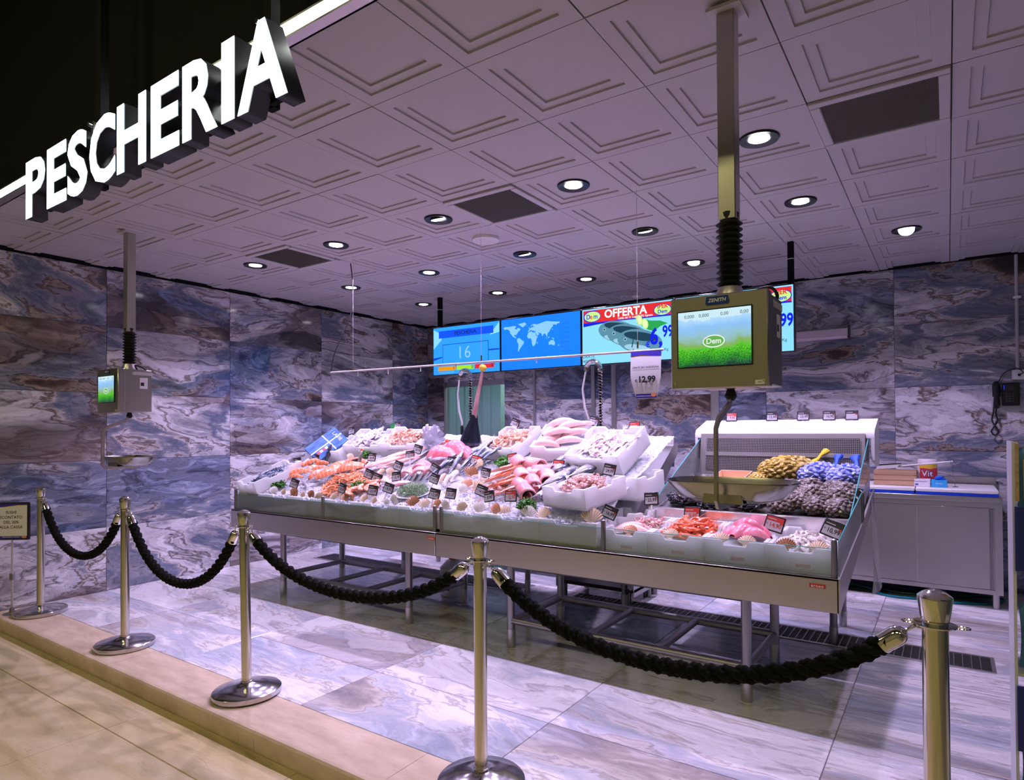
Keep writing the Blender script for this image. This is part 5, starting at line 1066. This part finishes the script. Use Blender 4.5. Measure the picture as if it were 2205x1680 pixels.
for k, (x, y, a, s) in enumerate(((-2.70, 3.94, 50, 1.3), (-2.57, 3.93, 75, 1.3), (-2.56, 3.76, 45, 1.15), (-2.48, 3.80, 70, 1.0), (-2.42, 3.83, 95, 1.25), (-2.40, 3.66, 40, 1.15), (-2.47, 3.62, 60, 1.1), (-2.34, 3.75, 30, 1.1), (-2.38, 3.54, 45, 1.15))): lay(RL, x, y, .035, R(a), 'rolled pink fish slice, %s of the cluster' % RLW[k], 0, s=s, group='rolled pink slices')
# whole fish
BR = Proto(fish('sea_bream', '', 'fish', BREAMP, .26, S_BREAM)); MK = Proto(fish('mackerel', '', 'fish', SLIMP, .30, S_MACK)); GU = Proto(fish('red_gurnard', '', 'fish', GURNP, .26, S_GURN)); SN = Proto(fish('pink_snapper', '', 'fish', BREAMP, .22, S_SNAP)); BS = Proto(fish('sea_bass', '', 'fish', SLIMP, .38, S_HAKE, mouth=True)); SD_ = Proto(fish('sardine', '', 'fish', SLIMP, .13, S_SARD)); DK = Proto(fish('dark_salmon_head', '', 'fish', GURNP, .30, S_DARK))
for k, (x, y, a) in enumerate(((-2.25, 3.60, 62), (-2.17, 3.64, 58), (-2.25, 3.72, 66), (-2.14, 3.76, 60), (-2.24, 3.83, 64), (-2.32, 3.90, 68), (-2.20, 3.90, 62), (-2.30, 4.0, 60), (-2.18, 3.98, 66), (-2.41, 4.05, 72), (-2.24, 4.07, 64), (-2.10, 3.86, 58))): lay(BR, x, y, .03+.014*(k % 3), R(a), 'silver sea bream, %s in the pile left of the squid box, from the front' % ORD[k], R(75+10*(k % 3)), group='silver sea bream pile')
for k, (x, y, a) in enumerate(((-3.43, 3.90, 70), (-3.36, 3.88, 60), (-3.28, 3.88, 100), (-3.22, 3.92, 80), (-3.27, 4.04, 50), (-3.17, 4.02, 85), (-3.40, 3.78, 70), (-3.12, 3.96, 75), (-3.06, 4.02, 60))): lay(MK, x, y, .045+.012*(k % 3), R(a), 'blue silver mackerel, %s of those above the scallop heap' % ORD[k], R(70), -.25, group='mackerel above the scallops')
for k, (x, y) in enumerate(((-3.57, 3.62), (-3.51, 3.62), (-3.46, 3.64), (-3.41, 3.65))): SD_((x, y, slope(y)+.045), (Matrix.Rotation(R(-60), 3, 'Y') @ Matrix.Rotation(R(20), 3, 'Z')).to_euler(), 1, 'small sardine standing in the ice, %s behind the rosemary' % ORD[k], 'sardines behind the rosemary')
for k, (x, y, a) in enumerate(((-2.83, 3.86, 48), (-2.74, 3.80, 46), (-2.67, 3.72, 48), (-2.66, 3.62, 42), (-2.56, 3.55, 44), (-2.60, 3.66, 50), (-2.78, 3.72, 46))): lay(GU, x, y, .035+.01*(k % 2), R(a+random.uniform(-14, 14)), 'red gurnard, %s of those beside the rolled pink slices' % ORD[k], R(60), 0, 1.25, group='red gurnards')
for k, (x, y, a) in enumerate(((-3.60, 3.55, 25), (-3.80, 3.60, 160))): lay(SN, x, y, .04, R(a), ['pink snapper behind the rosemary', 'pink snapper left of the price tags behind the rosemary'][k], R(85))
lay(BS, -3.74, 4.07, .06, R(38), 'sea bass with open red mouth pointing up', R(60), -.35); lay(BS, -4.22, 4.15, .05, R(20), 'sea bass head lying over the peeled prawns', R(75), -.1, .8); lay(BS, -4.33, 3.80, .05, R(100), 'hake head standing between salmon and squid', R(60), -.8, .8)
lay(DK, -4.90, 3.93, .06, R(105), 'large dark salmon head beside the blue carton', R(10), -.7, .9); lay(DK, -3.20, 4.16, .06, R(60), 'dark fish head left of the shrimp box', R(60), -.4, .7); lay(DK, -3.02, 4.10, .05, R(150), 'dark fish head in front of the shrimp box', R(60), -.3, .7)
for k, (x, y, a) in enumerate(((-4.63, 3.47, -30), (-4.56, 3.52, 20))): lay(MK, x, y, .03, R(a), ['silver fish piece in front of the salmon strips', 'silver fish piece beside the white shell'][k], R(80), 0, .55)
# swordfish head with upright bill
sw = thing('swordfish_head', 'dark swordfish head with its long bill pointing up', 'fish', (-3.56, 4.42, slope(4.42)-.03))
MB().tube([(0, 0, 0), (.0, 0, .05), (.015, 0, .13), (.035, 0, .22), (.05, 0, .28)], [.11, .105, .075, .042, .026], 14, fl=.8).build('head', S_DARK, sw)
MB().tube([(.03, 0, .16), (.055, -.01, .30), (.09, -.01, .45), (.125, -.005, .60), (.14, 0, .675)], [.034, .026, .021, .016, .010], 10, fl=.5).build('bill', noisy('bill_skin', (.30, .14, .15), (.52, .28, .28), 20, .4, stretch=(2, 2, .4)), sw)
MB().ell((.02, -.085, .07), .014, .008, .014, 10, 8).build('eye', M_PUP, sw)
lm = tag(MB().ell((0, 0, 0), .034, .034, .032, 16, 10).build('yellow_ball', mat('ball_yellow', (.75, .55, .06), .35)), 'yellow ball stuck on the tip of the swordfish bill', 'ball'); lm.location = (-3.42, 4.42, slope(4.42)-.03+.69)
# plastic bag, blue carton, green packet
pb = thing('plastic_bag', 'crumpled clear plastic bag behind the sea bass', 'bag', (-3.95, 4.34, slope(4.34)))
def crumple(p, a, s): v = Vector(p); return v*(1+a*(vn(v.x*s+5, v.y*s+v.z*s*1.7)-.5))
b = MB().ell((0, 0, .06), .12, .08, .12, 26, 18); b.v = [tuple(crumple(p, .7, 26)) for p in b.v]; b.build('bag_film', thin('bag_film', (.86, .86, .92), .45, .08, (.72, .72, .82), .1), pb, True, fix=False)
lz = Vector((.55, -.62, .56)).normalized(); lx = Vector((.52, .34, .78)); lx = (lx-lz*lx.dot(lz)).normalized(); ly = lz.cross(lx)
bk = thing('blue_carton', 'blue carton crossed with white straps and a red and white lighthouse', 'box', (-5.0, 3.99, 1.30))
bk.matrix_world = Matrix(((lx.x, ly.x, lz.x, -5.0), (lx.y, ly.y, lz.y, 3.99), (lx.z, ly.z, lz.z, 1.31), (0, 0, 0, 1)))
M_CART = noisy('carton_blue', (.02, .07, .30), (.08, .26, .62), 9, .3, stretch=(1, 3, 1)); MB().box(-.18, .18, -.105, .105, -.03, .0, .003).build('carton', M_CART, bk)
MB().box(-.181, .181, -.006, .006, -.001, .0015).box(.025, .037, -.106, .106, -.001, .0015).build('strap', M_WHITE, bk, False)
for k in range(4): MB().box(-.13+.03*k, -.10+.03*k, -.045, -.018, 0, .001).build('lighthouse_print', M_WHITE if k % 2 else flat('print_red', (.75, .06, .10)), bk, False)
o = txt('LAVIE', .05, 0, 0, 0, M_TXW, bk, .0); o.matrix_local = Matrix.Translation((.13, .0, .0015)) @ Matrix.Rotation(R(-90), 4, 'Z') @ Matrix.Rotation(R(-90), 4, 'X')
gp = thing('green_packet', 'small bright green packet stuck between the rear boxes', 'packet', (-4.52, 4.46, slope(4.46)+.04), (R(15), R(-12), R(20))); MB().grid(6, 8, lambda u, v: ((u-.5)*.09*(1-.2*v), -.012*sin(pi*u)+.008*sin(v*9), v*.13)).grid(6, 8, lambda u, v: ((u-.5)*.09*(1-.2*v), .012*sin(pi*u)+.008*sin(v*9), v*.13)).build('film', mat('packet_green', (.03, .42, .08), .3), gp, fix=False)
# herbs
M_HERB = fleshy('herb_green', (.03, .16, .02), (.14, .38, .06), 60, .5); M_HERBP = fleshy('herb_pale', (.12, .24, .10), (.30, .45, .24), 60, .5)
def herb(x, y, rx, ry, hh, n_, m, label, flat_=False):
    t = thing('herb_bunch', label, 'herbs', (x, y, slope(y)+.005), (TILT, 0, 0)); L = MB(); S_ = MB()
    for k in range(n_):
        a = random.uniform(0, 2*pi); rr = math.sqrt(random.random()); px, py = rx*rr*cos(a), ry*rr*sin(a); pz = hh*random.random()*(1-.5*rr)
        d = Euler((random.uniform(-.9, .9), random.uniform(-.9, .9), random.uniform(0, 6.28))).to_matrix().to_4x4(); M = Matrix.Translation((px, py, pz)) @ d
        s = random.uniform(.7, 1.2)
        if flat_: L.add([(0, -.0018*s, 0), (.026*s, -.001*s, .004*s), (.030*s, 0, .005*s), (.026*s, .001*s, .004*s), (0, .0018*s, 0)], [(0, 1, 2, 3, 4)], M)
        else: L.add([(0, 0, 0), (.010*s, -.008*s, .003*s), (.022*s, -.005*s, .002*s), (.027*s, 0, -.002*s), (.022*s, .006*s, .003*s), (.010*s, .008*s, 0)], [(0, 1, 2, 3, 4, 5)], M)
        if k % 9 == 0: S_.tube([(px*.2, py*.2, 0), (px*.6, py*.6, pz*.6), (px, py, pz)], .0012, 4)
    o = L.build('leaves', m, t, False, fix=False); o['kind'] = 'stuff'; S_.build('stems', m, t, False)
herb(-4.97, 3.45, .06, .05, .05, 260, M_HERB, 'green parsley tuft in front of the left fish box'); herb(-4.55, 4.08, .06, .04, .05, 240, M_HERB, 'green parsley tuft below the squid box'); herb(-4.0, 3.52, .08, .06, .05, 320, M_HERB, 'green parsley tuft right of the prawn heap'); herb(-3.40, 3.52, .15, .09, .06, 1300, M_HERBP, 'wide bed of pale rosemary on a white dish', True); herb(-2.90, 4.02, .07, .05, .06, 300, M_HERB, 'green parsley tuft in front of the shrimp box'); herb(-2.28, 3.41, .06, .05, .07, 340, M_HERB, 'green parsley tuft beside the octopus box')
dish = tag(MB().lathe([(0, 0), (.13, .004), (.17, .018), (.172, .022), (.13, .012), (0, .008)], 32).build('herb_dish', M_WHITE), 'white oval dish under the rosemary', 'dish'); dish.location = (-3.40, 3.52, slope(3.52)-.014); dish.rotation_euler = (TILT, 0, 0); dish.scale = (1, .66, 1)
# ---- front right boxes with red prawns, pink fish, white squid
FB = []
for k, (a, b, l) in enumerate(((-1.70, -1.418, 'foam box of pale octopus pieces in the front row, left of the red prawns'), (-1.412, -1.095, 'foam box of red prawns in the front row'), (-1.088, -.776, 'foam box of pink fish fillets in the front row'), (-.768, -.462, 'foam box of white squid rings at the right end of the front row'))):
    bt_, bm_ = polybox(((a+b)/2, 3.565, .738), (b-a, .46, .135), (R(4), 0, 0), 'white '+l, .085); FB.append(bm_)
    MB().box(-.02, .05, -.2315, -.2300, .035, .052).build('pink_patch', flat('patch_pink', (.80, .45, .55)), bt_, False)  # small plain pink rectangle low on the front of each box
heap(OC, 0, .05, .10, .13, .03, 16, 'pale octopus piece in the front row box', 'octopus in the front row box', .8, 1.1, FB[0], .10, .6)
WF(tuple(FB[0] @ Vector((-.02, -.06, .10))), (0, 0, R(30)), .9, 'pale fillet lying on the octopus box at the front', None); WF(tuple(FB[0] @ Vector((.0, -.12, .10))), (0, 0, R(10)), .9, 'pale fillet nearest the front glass in the octopus box', None)
heap(PR_R, 0, .03, .125, .15, .07, 62, 'red prawn in the front row foam box', 'red prawns in their foam box', .85, 1.2, FB[1], .095)
for k, (x, y, z, a) in enumerate(((-.05, .03, .10, 20), (.05, .06, .10, -30), (0, -.03, .12, 60), (.05, -.05, .11, 10), (-.05, .10, .11, 90), (.0, .04, .14, -10))): PK(tuple(FB[2] @ Vector((x, y, z))), (0, 0, R(a)), .8, 'pink fish fillet, %s in the front row foam box' % ORD[k], 'pink fillets in the front box')
def ring_(name, m):
    t = thing(name, '', 'squid ring'); MB().tube([(.018*cos(a), .015*sin(a), .002*sin(3*a)) for a in [2*pi*k/12 for k in range(12)]], .0065, 6, closed=True).build('ring', m, t); return t
RG = Proto(ring_('squid_ring', fleshy('white_squid', (.86, .76, .72), (.94, .90, .88), 14)))
heap(RG, 0, .02, .125, .17, .05, 110, 'white squid ring in the right end foam box', 'squid rings in the right end box', .8, 1.3, FB[3], .09, .9)
for x, y, kd, l in ((-1.30, 3.37, 'tan', 'tan scallop shell at the front of the red prawn box'), (-1.02, 3.37, 'tan', 'left tan shell at the front of the pink fillet box'), (-.88, 3.36, 'tan', 'right tan shell at the front of the pink fillet box'), (-.69, 3.37, 'brown', 'brown scallop shell at the front of the squid ring box'), (-.54, 3.37, 'tan', 'tan scallop shell at the front of the squid ring box'), (-1.55, 3.37, 'orange', 'orange scallop shell at the front of the octopus piece box')): shell(kd, x, y, .825, R(-50), 0, 0, 1.0, l, None)
# ---- nets of clams on the chilled tray
def tz(y): return .905+(y-3.93)*.2176
TT = math.atan(.2176)
M_CLAM = fleshy('clam_shell', (.07, .055, .05), (.30, .24, .21), 60, .45); M_CLAMY = fleshy('clam_shell_yellow', (.34, .23, .02), (.75, .58, .18), 50, .45); M_CLAMB = fleshy('clam_shell_blue', (.12, .18, .55), (.50, .52, .75), 50, .45); M_MUS = fleshy('mussel_shell', (.006, .006, .012), (.05, .045, .06), 40, .2)
def netbag(name, mclam, mnet, rx, ry, rz, n_, tie, cs=(.017, .013, .009), tag_=False):
    t = thing(name, '', 'net bag'); c = MB(); ga = pi*(3-math.sqrt(5))
    for k in range(n_):
        z = 1-2*(k+.5)/n_; q = math.sqrt(1-z*z); a = k*ga; nx, ny, nz = q*cos(a), q*sin(a), z
        p = Vector((nx*rx*.9, ny*ry*.9, rz+nz*rz*.9))
        if p.z < rz*.35: continue
        M = Matrix.Translation(p) @ Euler((random.uniform(-.6, .6), random.uniform(-.6, .6), random.uniform(0, 6.28))).to_matrix().to_4x4()
        c.ell((0, 0, 0), *[v*random.uniform(.85, 1.25) for v in cs], 7, 4, M)
    c.ell((0, 0, rz), rx*.84, ry*.84, rz*.9, 12, 8)
    o = c.build('clams', mclam, t, fix=False); o['kind'] = 'stuff'
    w = MB()
    if mnet:
        for j in range(1, 9):
            th = pi*j/9; w.tube([(rx*1.0*sin(th)*cos(a), ry*1.0*sin(th)*sin(a), rz-rz*1.0*cos(th)) for a in [2*pi*i/22 for i in range(22)]], .0009, 3, closed=True)
        for i in range(20):
            a = 2*pi*i/20; w.tube([(rx*sin(pi*j/12)*cos(a+j*.1), ry*sin(pi*j/12)*sin(a+j*.1), rz-rz*cos(pi*j/12)) for j in range(13)], .0009, 3, cap=False)
        w.build('net', mnet, t, False, fix=False)
        if tie: MB().tube([(rx*.85, 0, rz*1.2), (rx*1.1, 0, rz*1.55), (rx*1.2, .01, rz*1.75), (rx*1.45, .03, rz*2.0)], [.03, .013, .012, .032], 9, fl=.6).build('tied_neck', mnet, t)
    if tag_: MB().grid(4, 4, lambda u, v: (rx*.55+.05*u, (v-.5)*.07, rz*1.75-.045*u+.004*sin(v*6))).build('paper_label', M_WHITE, t, fix=False)
    return t
NY = Proto(netbag('clam_net_yellow', M_CLAMY, flat('net_yellow', (.75, .55, .02)), .17, .10, .075, 150, True, (.021, .016, .010))); NB_ = Proto(netbag('clam_net_blue', M_CLAMB, flat('net_blue', (.02, .10, .72)), .13, .085, .065, 110, True, (.020, .015, .010))); NG = Proto(netbag('clam_net_clear', M_CLAM, mat('net_grey', (.55, .55, .55), .5), .085, .07, .052, 85, False, (.020, .016, .010), True)); NM = Proto(netbag('mussel_bag', M_MUS, mat('bag_clear', (.30, .30, .34), .2), .12, .09, .045, 70, False, (.030, .014, .010)))
def bag(P, x, y, yaw, s, label, group, dz=0): P((x, y, tz(y)+.004+dz), (Matrix.Rotation(TT, 3, 'X') @ Matrix.Rotation(yaw, 3, 'Z')).to_euler(), s, label, group)
bag(NY, -.93, 4.62, R(28), 1.15, 'large yellow net of clams at the back of the chilled tray', 'yellow clam nets', .02); bag(NY, -1.08, 4.52, R(70), .7, 'small yellow net of clams beside the wooden tray', 'yellow clam nets')
bag(NB_, -.73, 4.60, R(50), 1.1, 'blue net of clams beside the large yellow net', 'blue clam nets', .015); bag(NB_, -.56, 4.56, R(70), 1.1, 'blue net of clams nearest the right glass', 'blue clam nets', .015)
for k, (x, y, a, dz) in enumerate(((-.86, 4.37, 10, 0), (-.74, 4.34, 40, .02), (-.60, 4.38, 80, 0), (-.53, 4.28, 20, .02), (-.90, 4.22, 60, 0), (-.84, 4.04, 5, 0), (-.70, 4.17, 30, .03), (-.66, 4.05, 70, 0), (-.54, 4.14, 10, .03), (-.53, 4.03, 50, 0), (-.76, 4.08, 100, .02))): bag(NG, x, y, R(a), 1.0, 'clear net of grey clams, %s in the pile on the chilled tray' % ORD[k], 'clear nets of grey clams', dz)
for k, (x, y, a) in enumerate(((-1.45, 4.08, 0), (-1.24, 4.04, 20), (-1.05, 4.06, -10), (-1.36, 4.20, 30))): bag(NM, x, y, R(a), 1.0, 'bag of black mussels, %s behind the scale pan' % ORD[k], 'bags of black mussels')
wt = thing('wooden_tray', 'empty pale wooden tray on the chilled shelf left of the yellow nets', 'tray', (-1.30, 4.58, tz(4.58)+.004), (TT, 0, R(-4)))
M_PINE = noisy('pine', (.72, .45, .28), (.82, .56, .38), 10, .5, stretch=(.4, 3, 1)); MB().box(-.11, .11, -.13, .13, 0, .006).build('base', M_PINE, wt, False)
for a in ((-.115, .115, -.135, -.128), (-.115, .115, .128, .135)): MB().box(a[0], a[1], a[2], a[3], 0, .055, .001).build('rim', M_PINE, wt)
for x in (-.115, .109): MB().box(x, x+.006, -.128, .128, 0, .055, .001).build('rim', M_PINE, wt)
# ---- electronic price tags
M_TAGF = mat('tag_frame', (.02, .02, .024), .3); M_TAGP = mat('tag_panel', (.50, .50, .52), .35); M_TAGR = flat('tag_red', (.55, .05, .04), .4); M_TAGB = flat('tag_black', (.03, .028, .03), .4)
_tb = MB().box(-.045, .045, -.004, .004, 0, .078, .003).mesh('frame', M_TAGF); _tp = None
def rm(x0, x1, z0, z1, m, y): me = bpy.data.meshes.new('print'); me.from_pydata([(x0, y, z0), (x1, y, z0), (x1, y, z1), (x0, y, z1)], [], [(0, 1, 2, 3)]); me.materials.append(m); return me
_pan = rm(-.038, .038, .007, .071, M_TAGP, -.0045); _hb = rm(-.038, .038, .049, .071, M_TAGB, -.0049); _hr = rm(-.038, .038, .049, .071, M_TAGR, -.0049); _dot = rm(.024, .037, .040, .049, M_TAGR, -.0052); _ln = rm(-.034, .006, .058, .062, M_WARM, -.0053); _st = MB().box(-.006, .006, -.002, .002, -.06, 0).mesh('stem', M_WHITE, False)
def price_tag(loc, rot, price, red, where, cat='price tag', s=1.0):
    t = thing('price_tag', where, cat, loc, rot, 'electronic price tags'); t.scale = (s,)*3
    put('frame', _tb, t); put('panel', _pan, t); put('header', _hr if red else _hb, t); put('header_line', _ln, t); put('mark', _dot, t); put('stem', _st, t)
    if price: txt(price, .030, .006, .030, -.0054, M_TAGR if red else M_TXB, t, .012, name='price_lettering', sx=.85); txt('€', .012, -.031, .033, -.0054, M_TAGR if red else M_TXB, t, .01, name='price_lettering')
TAGS = [(-5.17, 3.78, '7,90', 0, 'above the left fish box', -6), (-5.01, 3.86, '12,90', 0, 'below the blue carton', 3), (-4.69, 3.39, '12,99', 0, 'beside the parsley at the left front', 14), (-4.37, 3.79, '21,90', 0, 'on the salmon fillet', -12), (-4.30, 3.92, '26,90', 0, 'left of the long squid', 2), (-4.05, 3.37, '20,90', 0, 'below the prawn heap', 12), (-3.69, 3.37, '23,99', 0, 'in front of the salmon steaks', 5), (-4.02, 3.62, '25,90', 0, 'above the parsley right of the prawns', 16), (-3.86, 3.56, '26,50', 0, 'between parsley and snapper', 18), (-3.84, 3.78, '24,90', 0, 'above the pair of tan shells', 16), (-3.66, 3.60, '15,90', 0, 'between the two snappers', -8), (-3.58, 3.42, '18,90', 0, 'left of the rosemary', 15), (-5.0, 4.30, '4,99', 0, 'at the back of the squid box', -10), (-4.48, 4.42, '8,99', 0, 'beside the green packet', -2), (-3.88, 3.98, '27,90', 0, 'over the tips of the long squid', -8), (-3.92, 4.10, '28,90', 0, 'behind the long squid', 14), (-3.61, 4.20, '29,90', 0, 'behind the pink cuts', 4), (-3.34, 3.89, '29,50', 0, 'in front of the pink cuts', 2), (-3.42, 3.76, '12,50', 0, 'on the arched pink slices', 26), (-3.27, 3.60, '14,50', 0, 'right above the rosemary', 14), (-3.07, 3.38, '12,99', 0, 'in front of the rosemary dish', 10), (-2.93, 3.40, '21,50', 0, 'in front of the scallop heap', 4), (-3.12, 3.92, '9,90', 1, 'with red print among the mackerel', 12), (-2.87, 3.72, '24,50', 0, 'between scallops and gurnards', 8), (-2.72, 3.47, '14,90', 0, 'tilted below the octopus clump', 18), (-2.58, 3.40, '8,90', 0, 'below the gurnards', -12), (-2.42, 3.42, '12,90', 1, 'with red print beside the front parsley', -3), (-3.08, 4.40, '16,90', 0, 'at the back of the shrimp box', 20), (-2.79, 3.97, '12,90', 1, 'with red print in front of the shrimp box', -12), (-2.33, 3.88, '6,90', 1, 'with red print on the sea bream', 3), (-1.84, 3.70, '24,99', 0, 'on the octopus box corner', 8), (-1.70, 3.40, '16,99', 0, 'tilted in the front octopus piece box', 22), (-1.50, 3.60, '23,99', 0, 'at the back of the octopus piece box', -6), (-2.33, 4.42, '16,50', 0, 'behind the pale fillets', 12), (-1.90, 4.25, '13,90', 1, 'with red print behind the tilted squid box', -3)]
for (x, y, p, red, wh, ro) in TAGS:
    h = {'at the back of the squid box': .12, 'beside the green packet': .12, 'at the back of the shrimp box': .14, 'behind the pale fillets': .14, 'with red print behind the tilted squid box': .16, 'on the octopus box corner': .10, 'at the back of the octopus piece box': -.02, 'tilted in the front octopus piece box': -.01}.get(wh, .035)
    price_tag((x, y, slope(y)+h), (R(-14), R(ro), R(random.uniform(-4, 14))), p, red, 'black price tag reading %s, %s' % (p, wh))
for x, y, z, p, red, wh, ro in ((-1.31, 3.77, .875, '9,90', 1, 'behind the red prawns', -2), (-.81, 3.63, .875, '14,90', 1, 'in the pink fillet box', 14), (-.52, 3.60, .875, '10,99', 0, 'in the squid ring box', 20)): price_tag((x, y, z), (R(-16), R(ro), 0), p, red, 'black price tag reading %s, %s' % (p, wh), s=1.15)
for k, (x, p, red) in enumerate(((-1.44, '9,90', 1), (-1.131, '12,99', 0), (-.907, '23,99', 0), (-.729, '16,90', 0), (-.579, '', 0))): price_tag((x, 5.10, 1.496), (R(-16), 0, R(4)), p, red, 'price tag standing on the white hood, %s from the left' % ORD[k], s=.95)
